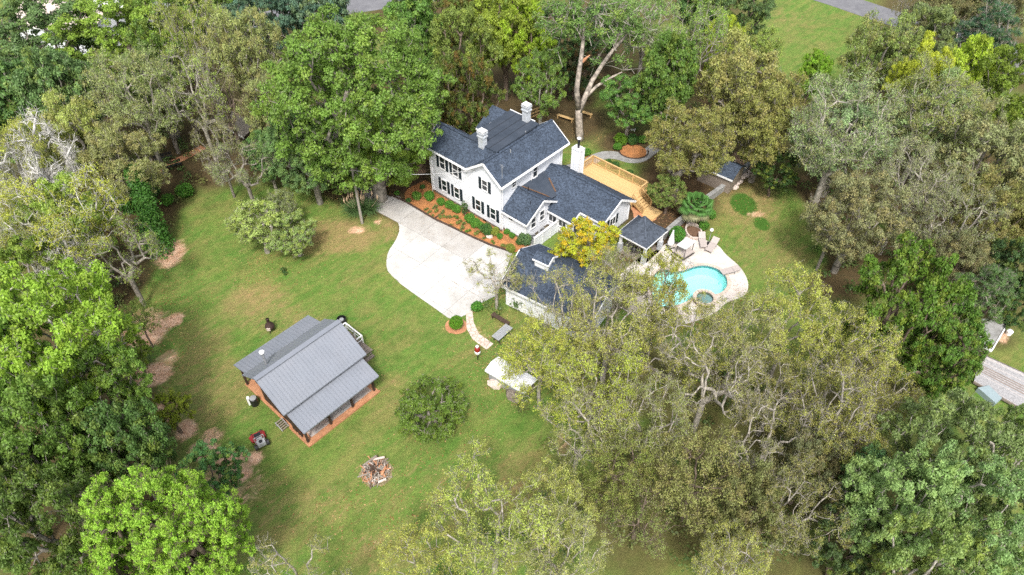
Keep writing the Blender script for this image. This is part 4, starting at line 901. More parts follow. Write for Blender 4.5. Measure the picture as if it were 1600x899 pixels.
for x in (1.5, 4.2, 6.9):
    q = MB(); q.box(x - 1.0, .40, .05, x + 1.0, .449, 2.15); d_ = q.build('garage_door', 'white', gar)
    for k in range(4):
        for j in range(4): q = MB(); q.box(x - .92 + j * .47, .37, .12 + k * .5, x - .5 + j * .47, .398, .55 + k * .5); q.build('panel', 'white', d_)
cup = MB(); cup.box(2.0, 2.55, 3.9, 3.35, 3.75, 4.95); cu = cup.build('cupola', 'white', gar)
roof([(1.85, 2.4, 4.92), (3.5, 2.4, 4.92), (3.5, 3.15, 5.35), (1.85, 3.15, 5.35)], parent=cu, t=.07); roof([(1.85, 3.9, 4.92), (1.85, 3.15, 5.346), (3.5, 3.15, 5.346), (3.5, 3.9, 4.92)], parent=cu, t=.07)
q = MB(); q.add([(3.351, 2.55, 4.95), (3.351, 3.75, 4.95), (3.351, 3.15, 5.3)], [(0, 1, 2)]); q.build('gable', 'white', cu)
for a, b in (((1.85, 2.38, 4.88), (3.52, 2.38, 4.88)), ((3.52, 2.38, 4.88), (3.52, 3.15, 5.32)), ((3.52, 3.92, 4.88), (3.52, 3.15, 5.32))):
    q = MB(); q.bar(a, b, .06, .14); q.build('trim', 'white', cu)

# ============================================================ BARN
BA = rad(48); BO = P(476.3, 676.5, 2.6); BO.z = 0
barn = empty('barn', BO, BA, 'dark wooden barn with a grey ribbed metal roof and open lean-tos', 'barn')
def bx(name, m, *b, parent=None): q = MB(); q.box(*b); return q.build(name, m, parent or barn)
bx('slab_floor', 'clay', .2, .55, 0, 7.15, 9.3, .10)
q = MB(); q.box(.75, 1.02, .1, 6.75, 2.7, .115); q.build('concrete_apron', 'apron', barn)
pr = [(2.45, .1), (6.7, .1), (6.7, 3.75), (4.6, 5.15), (2.45, 3.8)]
mb = MB(); mb.add([(.45, y, z) for y, z in pr] + [(6.95, y, z) for y, z in pr], [(4, 3, 2, 1, 0), (5, 6, 7, 8, 9)] + [(i, i + 5, (i + 1) % 5 + 5, (i + 1) % 5) for i in range(5)]); mb.build('wall', 'barnwood', barn)
for k in range(15):          # gable boards one by one, proud of the wall
    y0 = 2.46 + k * .284; y1 = y0 + .27
    def gz(y): return 3.78 + (5.12 - 3.78) * (1 - abs(y - 4.58) / 2.13)
    q = MB(); q.add([(.41, y0, .1), (.41, y1, .1), (.41, y1, gz(y1) - .05), (.41, y0, gz(y0) - .05), (.449, y0, .1), (.449, y1, .1), (.449, y1, gz(y1) - .05), (.449, y0, gz(y0) - .05)],
              [(3, 2, 1, 0), (4, 5, 6, 7), (0, 1, 5, 4), (1, 2, 6, 5), (2, 3, 7, 6), (3, 0, 4, 7)]); q.build('board', 'barnwood', barn)
def rib_roof(quad, parent=barn, sp=.3, m='metal_roof'):
    mb = MB(); mb.slab(quad, .05); o = mb.build('roof', m, parent)
    a, b, c, d = [Vector(p) for p in quad]; n_ = int((b - a).length / sp); nn = (b - a).cross(d - a).normalized(); nn = nn if nn.z > 0 else -nn
    r = MB()
    for k in range(n_ + 1): f = k / n_; r.bar(a.lerp(b, f) + nn * .018, d.lerp(c, f) + nn * .018, .05, .036, up=nn)
    r.build('rib', m, o, kind='stuff')
    for s0, s1 in ((a, b),): q = MB(); q.bar(s0 - Vector((0, 0, .05)), s1 - Vector((0, 0, .05)), .04, .11); q.build('eave_trim', m, o)
    return o
rib_roof([(-.1, 0, 2.6), (7.05, 0, 2.6), (7.05, 2.05, 3.3), (-.1, 2.05, 3.3)])
rib_roof([(-.4, 1.72, 3.58), (7.4, 1.72, 3.58), (7.4, 4.6, 5.32), (-.4, 4.6, 5.32)])
rib_roof([(-.4, 7.0, 3.80), (7.4, 7.0, 3.80), (7.4, 4.6, 5.316), (-.4, 4.6, 5.316)])
rib_roof([(0, 9.3, 2.75), (7.2, 9.3, 2.75), (7.2, 6.9, 3.45), (0, 6.9, 3.45)])
q = MB(); q.bar((-.42, 4.6, 5.36), (7.42, 4.6, 5.36), .42, .05); q.build('ridge_cap', 'metal_roof', barn)
q = MB(); q.bar((-.3, 1.78, 3.46), (7.3, 1.78, 3.46), .05, .16); q.build('fascia', 'barnwood', barn)
for x in (.34, 2.52, 4.71, 6.89):
    bx('post', 'barnwood', x - .08, .80, 0, x + .08, .96, 2.75); bx('post', 'barnwood', x - .08, 9.0, 0, x + .08, 9.16, 2.72)
bx('beam', 'barnwood', .2, .79, 2.55, 7.0, .97, 2.72); bx('beam', 'barnwood', .2, 8.98, 2.55, 7.0, 9.16, 2.70)
bx('sill_edge', 'clay', .15, .45, 0, 7.2, .56, .16); bx('sill_edge', 'clay', .1, .45, 0, .2, 3.0, .15)
bx('brace', 'barnwood', .3, 1.0, 2.35, .42, 6.9, 2.5)
for y in (1.5, 2.2): bx('board', 'barnwood', .27, y, .1, .31, y + .55, 3.0)
q = MB(); q.tube([(1.25, 5.9, 4.3), (1.25, 5.9, 5.9)], .10, 10); pf = q.build('flue_pipe', 'galv', barn); q = MB(); q.lathe([(.2, 0), (.2, .12), (.06, .2)], 12, (1.25, 5.9, 5.9)); q.build('rain_cap', 'white', pf)
wnb = MB(); wnb.box(.36, 3.5, 1.2, .409, 4.4, 2.0); ob = wnb.build('window', 'white', barn); q = MB(); q.box(.33, 3.58, 1.28, .359, 4.32, 1.92); q.build('pane', 'glass', ob)
# small white porch at the far gable
porch = empty('porch', BO + Vector((cos(BA) * 8.1 - sin(BA) * 6.4, sin(BA) * 8.1 + cos(BA) * 6.4, 0)), BA, 'small white railed porch at the far end of the barn', 'porch')
for k in range(10): q = MB(); q.box(.02, -2.4 + k * .34, .42, 1.35, -2.09 + k * .34, .48); q.build('board', 'oldwood', porch)
for x, y in ((.1, 1.0), (1.3, 1.0), (1.3, -.1), (1.3, -1.2), (.1, -1.2)): q = MB(); q.box(x - .05, y - .05, 0, x + .05, y + .05, 1.45); q.build('post', 'white', porch)
for a, b in (((.1, 1.0), (1.3, 1.0)), ((1.3, 1.0), (1.3, -1.2)), ((1.3, -1.2), (.7, -1.2))):
    for z in (1.42, .95): q = MB(); q.bar((a[0], a[1], z), (b[0], b[1], z), .12 if z > 1 else .05, .05); q.build('rail', 'white', porch)
q = MB(); q.box(.2, -2.4, .2, 1.2, -2.0, .26); q.box(.2, -2.75, 0, 1.2, -2.4, .12); q.build('step', 'oldwood', porch)

# ============================================================ GAZEBO
gz0 = H2W(12.05, 7.05); gaz = empty('gazebo', gz0, HA, 'square gazebo with a dark pyramid roof beside the low wing', 'gazebo')
hw, hd = 1.72, 1.78
for c_ in (((-hw, -hd), (hw, -hd)), ((hw, -hd), (hw, hd)), ((hw, hd), (-hw, hd)), ((-hw, hd), (-hw, -hd))):
    (ax, ay), (bx_, by_) = c_; A = Vector((ax, ay, 2.4)); B = Vector((bx_, by_, 2.4)); k1, k2 = .42, .12
    A1, B1 = Vector((ax * k1, ay * k1, 3.25)), Vector((bx_ * k1, by_ * k1, 3.25)); A2, B2 = Vector((ax * .02, ay * .02, 4.25)), Vector((bx_ * .02, by_ * .02, 4.25))
    mb = MB(); mb.slab([A, B, B1, A1], .07); mb.slab([A1, B1, B2, A2], .07); r_ = mb.build('roof', 'shingle2', gaz)
    q = MB(); q.bar(A - Vector((0, 0, .08)), B - Vector((0, 0, .08)), .07, .14); q.build('fascia', 'white', r_)
    q = MB(); q.bar(A + Vector((0, 0, .03)), A1 + Vector((0, 0, .03)), .14, .03); q.bar(A1 + Vector((0, 0, .03)), A2 + Vector((0, 0, .03)), .14, .03); q.build('hip_cap', 'shingle2', r_)
for x in (-1.4, 1.4):
    for y in (-1.4, 1.4):
        q = MB(); q.box(x - .2, y - .2, 0, x + .2, y + .2, 1.1); p_ = q.build('pier', 'painted_brick', gaz); q = MB(); q.box(x - .12, y - .12, 1.1, x + .12, y + .12, 2.35); q.build('post', 'white', p_)
q = MB(); q.box(-1.6, -1.6, 0, 1.6, 1.6, .06); q.build('floor', 'stone', gaz)
gr = empty('grill', gz0 + Vector((-.7, -.7, .06)), HA, 'black kettle grill under the gazebo roof', 'grill')
q = MB(); q.lathe([(.05, .45), (.25, .5), (.32, .7), (.25, .9), (.06, 1.0)], 14); q.build('kettle', 'black', gr, smooth=True)
for a in (0, 2.1, 4.2): q = MB(); q.bar((.12 * cos(a), .12 * sin(a), .5), (.3 * cos(a), .3 * sin(a), 0), .03); q.build('leg', 'black', gr)
def bench(loc, rz, L, m, label, name='bench', back=True, group=None):
    b = empty(name, loc, rz, label, 'bench', group)
    for k in range(3): q = MB(); q.box(-L / 2, -.22 + k * .15, .42, L / 2, -.09 + k * .15, .46); q.build('seat_board', m, b)
    for x in (-L / 2 + .12, L / 2 - .12): q = MB(); q.box(x - .05, -.2, 0, x + .05, .2, .42); q.build('leg', m, b)
    if back:
        for k in range(2): q = MB(); q.box(-L / 2, .23, .55 + k * .18, L / 2, .27, .68 + k * .18); q.build('back_board', m, b)
    return b
bench(P(1019, 378, 0), rad(48), 2.2, 'deckwood', 'yellow wooden bench between the gazebo and the pool umbrella', back=False)
bench(P(1031, 371, 0) + Vector((-.6, .3, 0)), rad(48), 1.6, 'brick', 'low reddish bench beside the right side of the gazebo', back=False)
bench(P(883, 188), rad(-32), 2.2, 'deckwood', 'orange wooden bench on the bare ground left of the forked trunk', back=False)
bench(P(914, 181), rad(-32), 1.9, 'deckwood', 'orange wooden bench just right of the forked trunk', back=False)
bench(P(271, 264), rad(30), 2.0, 'black', 'dark bench on the lawn side of the tan footpath', back=True)
bench(P(257, 252), rad(30), 2.0, 'black', 'dark bench on the woodland side of the tan footpath', back=True)
# small wooden fence behind the house
wf = empty('wooden_fence', P(838, 184), rad(38), 'short pale wooden railing behind the rear chimney', 'fence')
for k in range(3): q = MB(); q.box(-1.6 + k * 1.6 - .05, -.05, 0, -1.5 + k * 1.6, .05, 1.3); q.build('post', 'deckwood', wf)
for z in (1.2, .75, .3): q = MB(); q.box(-1.6, -.03, z, 1.7, .03, z + .12); q.build('rail', 'deckwood', wf)
# retaining wall with capstones right of the gazebo
rw = empty('retaining_wall', P(1110, 312), 0, 'long grey retaining wall running from the gazebo towards the woods', 'wall')
rp = dense([(1036, 374), (1050, 361), (1068, 346), (1088, 327), (1110, 312), (1134, 294.5), (1152, 280), (1168, 264)], 4)
for a, b in zip(rp[:-1], rp[1:]):
    a, b = Vector(a) - rw.location, Vector(b) - rw.location; q = MB(); q.bar(a + Vector((0, 0, .4)), b + Vector((0, 0, .4)), .34, .8); s_ = q.build('block', 'old_concrete', rw)
    q = MB(); d_ = (b - a) * .02; q.bar(a + d_ + Vector((0, 0, .84)), b - d_ + Vector((0, 0, .84)), .46, .08); q.build('capstone', 'old_concrete', rw)
R_ = random.Random(3)
def rock(px, py, s, m, label, group=None, cat='rock'):
    bm = bmesh.new(); bmesh.ops.create_icosphere(bm, subdivisions=2, radius=1)
    for v in bm.verts: v.co *= 1 + R_.uniform(-.22, .22)
    for v in bm.verts: v.co = Vector((v.co.x * s, v.co.y * s * R_.uniform(.75, .95), (v.co.z + .5) * s * .6))
    me = bpy.data.meshes.new('rock'); bm.to_mesh(me); bm.free(); me.materials.append(M[m]); o = bpy.data.objects.new('rock', me); COL.objects.link(o); o.location = P(px, py); return tag(o, label, cat, group)
for k, (x, y) in enumerate([(1160, 279), (1156, 285), (1165, 275), (1151, 288), (1170, 270), (1148, 294)]):
    rock(x, y, .32 + .1 * R_.random(), 'pale_stone', 'rubble stone heaped at the woodland end of the retaining wall', 'rubble stones at the end of the retaining wall')
rock(764.7, 371.5, .34, 'pale_stone', 'pale round rock among the shrubs near the house corner')
rock(776, 601, .75, 'pale_stone', 'pale rock below the left end of the white metal shed')
rock(808, 618, .9, 'stone', 'brown rock below the right end of the white metal shed')
# round planter
pt = P(1083, 364); plr = empty('round_planter', pt, 0, 'round low planter ring of pale stone near the palm', 'planter')
for k in range(16):
    a0, a1 = 2 * pi * k / 16 + .02, 2 * pi * (k + 1) / 16 - .02; sheet('stone', [(.7 * cos(a0), 1.1 * sin(a0)), (.7 * cos(a1), 1.1 * sin(a1)), (.84 * cos(a1), 1.25 * sin(a1)), (.84 * cos(a0), 1.25 * sin(a0))], .35, 'pale_stone', plr, thick=.35)
q = MB(); q.lathe([(.69, 0), (.69, .25)], 18); q.build('soil', 'brown', plr)

# ============================================================ POOL FURNITURE
def lounger(px, py, ang, label, back=.35):
    e = empty('sun_lounger', P(px, py, .06), ang, label, 'sun lounger', 'sun loungers round the pool'); e.location.z = .06
    for y in (-.32, .32):
        q = MB(); q.bar((-.95, y, .3), (.45, y, .3), .05); q.build('frame_rail', 'grey', e)
    for x in (-.85, .4):
        for y in (-.32, .32): q = MB(); q.box(x - .03, y - .03, 0, x + .03, y + .03, .3); q.build('leg', 'grey', e)
    q = MB(); q.slab([(-.95, -.34, .35), (.3, -.34, .35), (.3, .34, .35), (-.95, .34, .35)], .05); q.build('seat_sling', 'sling', e)
    q = MB(); q.slab([(.32, -.34, .36), (.98, -.34, .36 + back), (.98, .34, .36 + back), (.32, .34, .36)], .05); q.build('backrest', 'sling', e)
    return e
lounger(1097, 380.5, rad(88), 'taupe sun lounger nearest the white canopy daybed')
lounger(1111.5, 387.5, rad(55), 'taupe sun lounger at the edge of the pool deck, right of the lamp')
lounger(1139.5, 426, rad(18), 'grey sun lounger beside the right end of the pool', back=.12)
sw = empty('canopy_daybed', P(1071, 388, .06), rad(38), 'poolside daybed under a tilted white canvas canopy', 'daybed')
cpts = [(1057.4, 382.8), (1073, 371.5), (1086.6, 377), (1072, 389.5)]; loc0 = sw.location
def tolocal(e, v): d = Vector(v) - e.location; a = -e.rotation_euler.z; return Vector((d.x * cos(a) - d.y * sin(a), d.x * sin(a) + d.y * cos(a), d.z))
cz = [1.45, 1.45, 1.75, 1.75]; cq = [tolocal(sw, P(x, y, z)) for (x, y), z in zip(cpts, cz)]
q = MB(); q.slab(cq, .06); q.build('canopy', 'fabric', sw)
cc = sum(cq, Vector()) / 4
for c in cq: q = MB(); f = c.lerp(cc, .12); q.bar((f.x, f.y, 0), (f.x, f.y, c.z - .02), .05); q.build('post', 'black', sw)
q = MB(); q.box(cc.x - .75, cc.y - .6, .35, cc.x + .75, cc.y + .6, .5); q.build('mattress', 'sling', sw)
q = MB(); q.box(cc.x - .8, cc.y - .65, .2, cc.x + .8, cc.y + .65, .34); q.build('bed_frame', 'black', sw)
q = MB(); q.tube([(cc.x - 1.05, cc.y - .7, .25), (cc.x - 1.2, cc.y, .15), (cc.x - 1.05, cc.y + .7, .25)], .05, 6); q.build('base_bar', 'black', sw)
um = empty('closed_umbrella', P(1046, 390, .06), 0, 'folded white pool umbrella on a black cross base', 'umbrella')
q = MB(); q.tube([(0, 0, 0), (.1, 0, 2.5)], .03, 8); q.build('pole', 'grey', um)
q = MB(); q.lathe([(.30, .75), (.34, .95), (.2, 1.7), (.04, 2.5)], 10); q.build('canopy', 'fabric', um)
for a in (0, pi / 2): q = MB(); q.bar((-.6 * cos(a + .4), -.6 * sin(a + .4), .05 + .01 * a), (.6 * cos(a + .4), .6 * sin(a + .4), .05 + .01 * a), .1, .06); q.build('base_arm', 'black', um)
lp = empty('patio_lamp', P(1106.3, 382, .06), 0, 'slim lamp with a white globe beside the loungers', 'lamp')
q = MB(); q.lathe([(.2, 0), (.2, .05), (.12, .25), (.05, .4)], 10); q.build('base', 'black', lp); q = MB(); q.tube([(0, 0, .3), (.05, .1, 1.75)], .025, 6); q.build('pole', 'grey', lp)
q = MB(); q.lathe([(.05, 1.7), (.17, 1.78), (.19, 1.9), (.12, 2.02), (.02, 2.05)], 12); q.build('globe', 'fabric', lp, smooth=True)
hr = empty('pool_handrail', P(1072, 419, .06), rad(20), 'bent metal handrails at the edge of the pool', 'handrail')
for y in (-.3, .3): q = MB(); q.tube([(-.05, y, 0), (0, y, .75), (.15, y, .9), (.5, y, .75), (.65, y, .0)], .028, 6); q.build('rail', 'galv', hr)
# pump box and low timber by the garage
pb = empty('pump_house', P(974, 470), GA, 'small dark roofed pump box between the garage and the pool', 'pump box')
q = MB(); q.box(-.8, -.9, 0, .8, .9, .9); q.build('wall', 'oldwood', pb); q = MB(); q.slab([(-1.0, -1.1, .95), (1.0, -1.1, 1.1), (1.0, 1.1, 1.1), (-1.0, 1.1, .95)], .07); q.build('roof', 'timber', pb); q = MB(); q.bar((1.03, -1.1, 1.1), (1.03, 1.1, 1.1), .07, .12); q.build('fascia', 'oldwood', pb)

# ============================================================ LAWN THINGS
mw = empty('riding_mower', P(407, 691), rad(125), 'red and black zero turn riding mower parked below the barn', 'mower')
mw.scale = (.88, .88, .88)
q = MB(); q.prism([(.1, -.62), (.75, -.68), (.95, -.3), (.95, .35), (.75, .72), (.1, .62)], .16, .30); q.build('cutting_deck', 'red', mw)
q = MB(); q.box(-.75, -.28, .3, .75, .28, .42); q.build('frame', 'black', mw)
q = MB(); q.box(-.85, -.34, .42, -.35, .34, .85); q.build('engine_cover', 'grey', mw); q = MB(); q.lathe([(.16, .85), (.16, .93)], 12, (-.6, 0, 0)); q.build('air_filter', 'black', mw)
q = MB(); q.box(-.28, -.26, .55, .22, .26, .67); q.build('seat', 'black', mw); q = MB(); q.box(-.36, -.26, .6, -.26, .26, 1.05); q.build('seat_back', 'grey', mw)
for s in (-1, 1):
    q = MB(); q.box(-.5, s * .36 - .08, .5, .1, s * .36 + .08, .62); q.build('fender', 'red', mw)
    q = MB(); q.tube([(-.55, s * .5 - .12, .28), (-.55, s * .5 + .12, .28)], .28, 14); w_ = q.build('rear_wheel', 'black', mw); q = MB(); q.tube([(-.55, s * .5 - .125, .28), (-.55, s * .5 + .125, .28)], .13, 10); q.build('rim', 'grey', w_)
    q = MB(); q.tube([(.98, s * .42 - .06, .15), (.98, s * .42 + .06, .15)], .15, 12); q.build('caster', 'black', mw)
    q = MB(); q.tube([(.05, s * .4, .6), (.25, s * .4, 1.0), (.3, s * .12, 1.03)], .025, 6); q.build('lever', 'black', mw)
q = MB(); q.tube([(-.5, -.4, .6), (-.5, -.4, 1.5), (-.5, .4, 1.5), (-.5, .4, .6)], .035, 6); q.build('roll_bar', 'grey', mw)
dr = empty('drum', P(399, 632), rad(20), 'black and white drum standing at the dark end of the barn', 'drum')
q = MB(); q.lathe([(.30, 0), (.32, .05), (.32, .78), (.28, .82)], 18); q.build('body', 'black', dr); q = MB(); q.lathe([(.27, .82), (.27, .86), (.1, .88)], 16); q.build('lid', 'grey', dr)
q = MB(); q.box(-.48, .05, 0, -.28, .35, .8); q.build('side_panel', 'fabric', dr)
tb = empty('water_tub', P(535, 505), 0, 'black round tub behind the far corner of the barn roof', 'tub')
q = MB(); q.lathe([(.38, 0), (.42, .6), (.38, .62), (.36, .3)], 20); q.build('body', 'black', tb); q = MB(); q.lathe([(.2, .3), (.2, .5)], 12); q.build('hose_reel', 'grey', tb)
ch = empty('chiminea', P(424, 517), 0, 'small dark brown iron chiminea on the lawn behind the barn', 'chiminea')
q = MB(); q.lathe([(.12, .25), (.36, .4), (.42, .6), (.34, .85), (.16, 1.02), (.12, 1.5), (.16, 1.52)], 16); q.build('body', 'rust', ch, smooth=True)
q = MB(); q.box(-.16, -.46, .48, .16, -.36, .74); q.build('mouth', 'pale_stone', ch)
for a in (.5, 2.6, 4.7): q = MB(); q.bar((.2 * cos(a), .2 * sin(a), .35), (.36 * cos(a), .36 * sin(a), 0), .05); q.build('leg', 'rust', ch)
cr = empty('crate', P(442, 667), rad(50), 'small weathered open crate leaning at the barn corner', 'crate')
for y in (-.35, -.17, 0, .17, .35): q = MB(); q.box(-.3, y - .05, .3 + y * .4, .3, y + .05, .34 + y * .4); q.build('slat', 'oldwood', cr)
for x in (-.3, .3): q = MB(); q.bar((x, -.42, .12), (x, .42, .52), .06); q.build('side_rail', 'galv', cr)
for x in (-.3, .3): q = MB(); q.bar((x, .38, .5), (x, .38, 0), .05); q.build('leg', 'oldwood', cr)
kr = empty('kayak', P(482, 668, .5), rad(50), 'dark red kayak end under the front lean-to of the barn', 'kayak')
q = MB(); q.tube([(-.8, 0, .25), (-.4, 0, .22), (.3, 0, .22), (.9, 0, .28)], [.04, .2, .24, .06], 10); q.build('hull', 'red', kr, smooth=True)
# bird feeder
bf = empty('bird_feeder', P(746.7, 562), 0, 'red and white bird feeder on a black post beside the flagstone path', 'bird feeder')
q = MB(); q.tube([(0, 0, 0), (0, 0, .9)], .05, 8); q.build('post', 'black', bf); q = MB(); q.lathe([(.24, .9), (.26, 1.1), (.2, 1.14)], 12); q.build('tray', 'white', bf)
q = MB(); q.lathe([(.2, 1.12), (.25, 1.2), (.22, 1.55), (.1, 1.65)], 12); q.build('housing', 'red', bf, smooth=True); q = MB(); q.lathe([(.14, 1.62), (.15, 1.75), (.05, 1.85)], 12); q.build('cap', 'white', bf, smooth=True)
# burn pile
bpz = P(588, 738); bp = empty('brush_pile', bpz, 0, 'round heap of sticks and boards on the lawn in front of the barn', 'brush pile')
sheet('ash_bed', rough([(1.15 * cos(a), 1.25 * sin(a)) for a in np.linspace(0, 2 * pi, 25)[:-1]], .18, .3, 11), .02, 'ashsoil', bp)
R_ = random.Random(9)
for k in range(170):
    a = R_.uniform(0, 2 * pi); r = R_.random() ** .6 * .95; L = R_.uniform(.3, 1.0); t = R_.uniform(0, pi); z = .08 + (1 - r) * .45 * R_.random(); x, y = r * cos(a), r * 1.1 * sin(a)
    q = MB(); q.bar((x - L / 2 * cos(t), y - L / 2 * sin(t), z), (x + L / 2 * cos(t), y + L / 2 * sin(t), z + R_.uniform(-.05, .2)), R_.uniform(.03, .075)); q.build('stick', R_.choice(['oldwood', 'pale_stone', 'timber', 'clay', 'pole', 'oldwood']), bp)
for (x, y, t, L, m_) in ((-.55, .75, .7, 1.2, 'oldwood'), (.1, .95, .15, .9, 'pale_stone'), (.6, -.1, 1.2, .7, 'clay'), (.6, -.9, .3, .6, 'pale_stone')):
    q = MB(); q.bar((x - L / 2 * cos(t), y - L / 2 * sin(t), .3), (x + L / 2 * cos(t), y + L / 2 * sin(t), .42), .16, .05); q.build('plank', m_, bp)
# utility pole with two cables
ztop = 6.6
for zz in np.arange(5, 14, .05):
    p = P(551, 262.5, zz); b = P(566, 349)
    if p.y <= b.y + .05: ztop = zz; break
up = empty('utility_pole', P(566, 349), 0, 'weathered grey utility pole rising from the pampas grass', 'utility pole')
q = MB(); q.tube([(0, 0, 0), (0, 0, ztop)], [.15, .10], 10); q.build('pole', 'pole', up); q = MB(); q.box(-.35, -.05, ztop - .35, .35, .05, ztop - .25); q.build('cross_bracket', 'pole', up)
q = MB(); q.tube([(.13, -.13, .3), (.11, -.11, 2.6)], .04, 6); q.build('conduit', 'galv', up); q = MB(); q.lathe([(.05, 0), (.08, .1), (.05, .2)], 8, (-.3, 0, ztop - .25)); q.build('insulator', 'grey', up)
def cable(a, b, sag, r, label):
    a, b = Vector(a), Vector(b); q = MB(); q.tube([a.lerp(b, t) - Vector((0, 0, sag * 4 * t * (1 - t))) for t in np.linspace(0, 1, 17)], r, 5); return q.build('cable', 'wire', label=label, cat='cable', group='cables from the utility pole')
pt_ = up.location + Vector((0, 0, ztop - .3))
cable(pt_, H2W(-3.3, -.02, 6.0), .5, .03, 'pale service cable sagging from the pole to the farmhouse')
cable(pt_, P(604, 302, 0), .1, .022, 'pale guy cable running from the pole down to the driveway edge')

# ============================================================ OTHER SMALL BUILDINGS
def shed(name, px, py, z, ang, L, W, ze, zr, wm, rm, label, cat='shed', ribs=False):
    c = P(px, py, z); e = empty(name, (c.x, c.y, 0), ang, label, cat); gable_house(-L / 2 + .2, L / 2 - .2, -W / 2 + .2, W / 2 - .2, ze - .05, zr - .12, 'x', 'wall', wm, e, 0)
    for s in (-1, 1):
        qd = [(-L / 2, s * W / 2, ze), (L / 2, s * W / 2, ze), (L / 2, 0, zr - (.004 if s > 0 else 0)), (-L / 2, 0, zr - (.004 if s > 0 else 0))]
        (rib_roof(qd, e, m=ribs) if ribs else roof(qd, rm, .08, e, trim=(0,)))
    return e
sh = shed('metal_shed', 799, 585, 1.4, rad(-36), 4.0, 1.8, 1.3, 1.55, 'oldwood', 'white', 'low shed with a white metal roof under the pecan branches', ribs='white')
q = MB(); q.box(-1.7, -.76, .3, 1.7, -.73, .9); q.build('screen', 'grey', sh)
for s, lb in ((0, 'dark grey picnic table on the grass beyond the metal shed'), (1, 'long dark grey bench just below the garage')):
    px, py = ((785, 528), (782, 503))[s]
    if s == 0:
        t = empty('picnic_table', P(px, py), rad(50), lb, 'table')
        for k in range(5): q = MB(); q.box(-.95, -.4 + k * .165, .72, .95, -.25 + k * .165, .76); q.build('board', 'grey', t)
        for x in (-.7, .7): q = MB(); q.bar((x, -.45, 0), (x, .1, .72), .07); q.bar((x, .45, 0), (x, -.1, .72), .07); q.build('leg', 'timber', t)
    else: bench(P(px, py), rad(-40), 1.9, 'timber', lb, back=False)
shed('storage_shed', 370, 194, 2, rad(-38), 6.0, 2.6, 2.1, 2.5, 'timber', 'oldroof', 'long low shed with a dull brown grey roof deep in the left woods')
shed('storage_shed', 494, 268, 1.5, rad(-38), 3.4, 2.4, 1.9, 2.4, 'brick', 'old_concrete', 'small grey roof showing below the big oak')
shed('garden_shed', 1128, 262, 1.8, rad(-40), 4.2, 3.2, 2.0, 2.9, 'oldwood', 'shingle', 'garden shed with a slate blue roof half hidden by the olive trees')
shed('neighbour_house', 110, 30, 3, rad(-20), 14, 8, 3.2, 5.0, 'siding', 'pale_stone', 'neighbouring house with a pale pinkish roof seen through the top left trees', 'house')
shed('neighbour_house', 205, 4, 3, rad(-20), 9, 6, 3.2, 4.6, 'siding', 'white', 'white roofed neighbouring building at the top left edge', 'house')
# right-hand neighbour: grey flat roof, weathered plank deck, blue-grey roof
nb = empty('neighbour_shed', P(1546, 522, 2.4), 0, 'grey flat roofed building at the right edge above the plank deck', 'shed'); nb.location.z = 0
qd = [P(1524, 497, 2.5), P(1577, 502, 2.5), P(1549, 549, 2.3), P(1518, 530, 2.3)]; ql = [v - nb.location for v in qd]
q = MB(); q.slab(ql, .12); q.build('roof', 'old_concrete', nb)
q = MB(); q.prism([(v.x * .96, v.y * .96) for v in ql], 0, 2.15); q.build('wall', 'oldwood', nb)
q = MB(); q.bar(ql[1], ql[2], .1, .2); q.build('fascia', 'white', nb); q = MB(); q.bar(ql[2], ql[3], .1, .2); q.build('fascia', 'white', nb)
pk = empty('plank_deck', P(1560, 590, .4), 0, 'large weathered plank deck with silver and rusty boards at the right edge', 'deck'); pk.location.z = 0
A, B, C_, D_ = [v - pk.location for v in (P(1532, 552, .4), P(1522, 596, .4), P(1640, 664, .4), P(1660, 610, .4))]
PW = [mat("plank_silver", (.34, .335, .34), .9, .2, .3, 5, stretch=(1, 1, 1)), mat("plank_rusty", (.26, .21, .18), .9, .2, .3, 5), mat("plank_pale", (.44, .41, .40), .9, .2, .25, 5)]
npk = 30
for k in range(npk):
    f0, f1 = k / npk, (k + .86) / npk; q = MB(); q.slab([A.lerp(B, f0), A.lerp(B, f1), D_.lerp(C_, f1), D_.lerp(C_, f0)], .05); q.build('plank', PW[(1 if 10 < k < 18 and k % 2 else random.choice((0, 2, 0)))], pk)
q = MB(); q.bar(A - Vector((0, 0, .1)), D_ - Vector((0, 0, .1)), .1, .2); q.bar(B - Vector((0, 0, .1)), C_ - Vector((0, 0, .1)), .1, .2); q.build('rim_joist', 'oldwood', pk)
q = MB(); qq = [P(1528, 606, .5), P(1545, 602, .5), P(1566, 622, .5), P(1556, 630, .5)]; q.slab(qq, .5); q.build('propane_tank_cover', mat("pale_blue_paint", (.27, .34, .36), .5, .4, .08, 3), label='pale blue-grey box lid beside the plank deck', cat='box')
q = MB(); q.lathe([(.25, 0), (.28, .4), (.1, .5)], 12); o = q.build('garden_pot', 'white', label='small white pot on the dirt patch by the grey flat roof', cat='pot'); o.location = P(1575, 522)
# two weathered timbers lying in the grass
for (a, b, lb) in (((932, 534), (1042, 592), 'long weathered timber lying under the trees below the pool'), ((1128, 598), (1172, 615), 'short pale timber in the grass below the pool')):
    q = MB(); q.bar(P(*a) + Vector((0, 0, .15)), P(*b) + Vector((0, 0, .15)), .3, .28); q.build('log', 'oldwood', label=lb, cat='log')
q = MB(); q.bar(P(1216, 640) + Vector((0, 0, .15)), P(1246, 612) + Vector((0, 0, .2)), .3, .28); q.build('log', 'oldwood', label='short log lying beside the leaning pale trunk', cat='log')

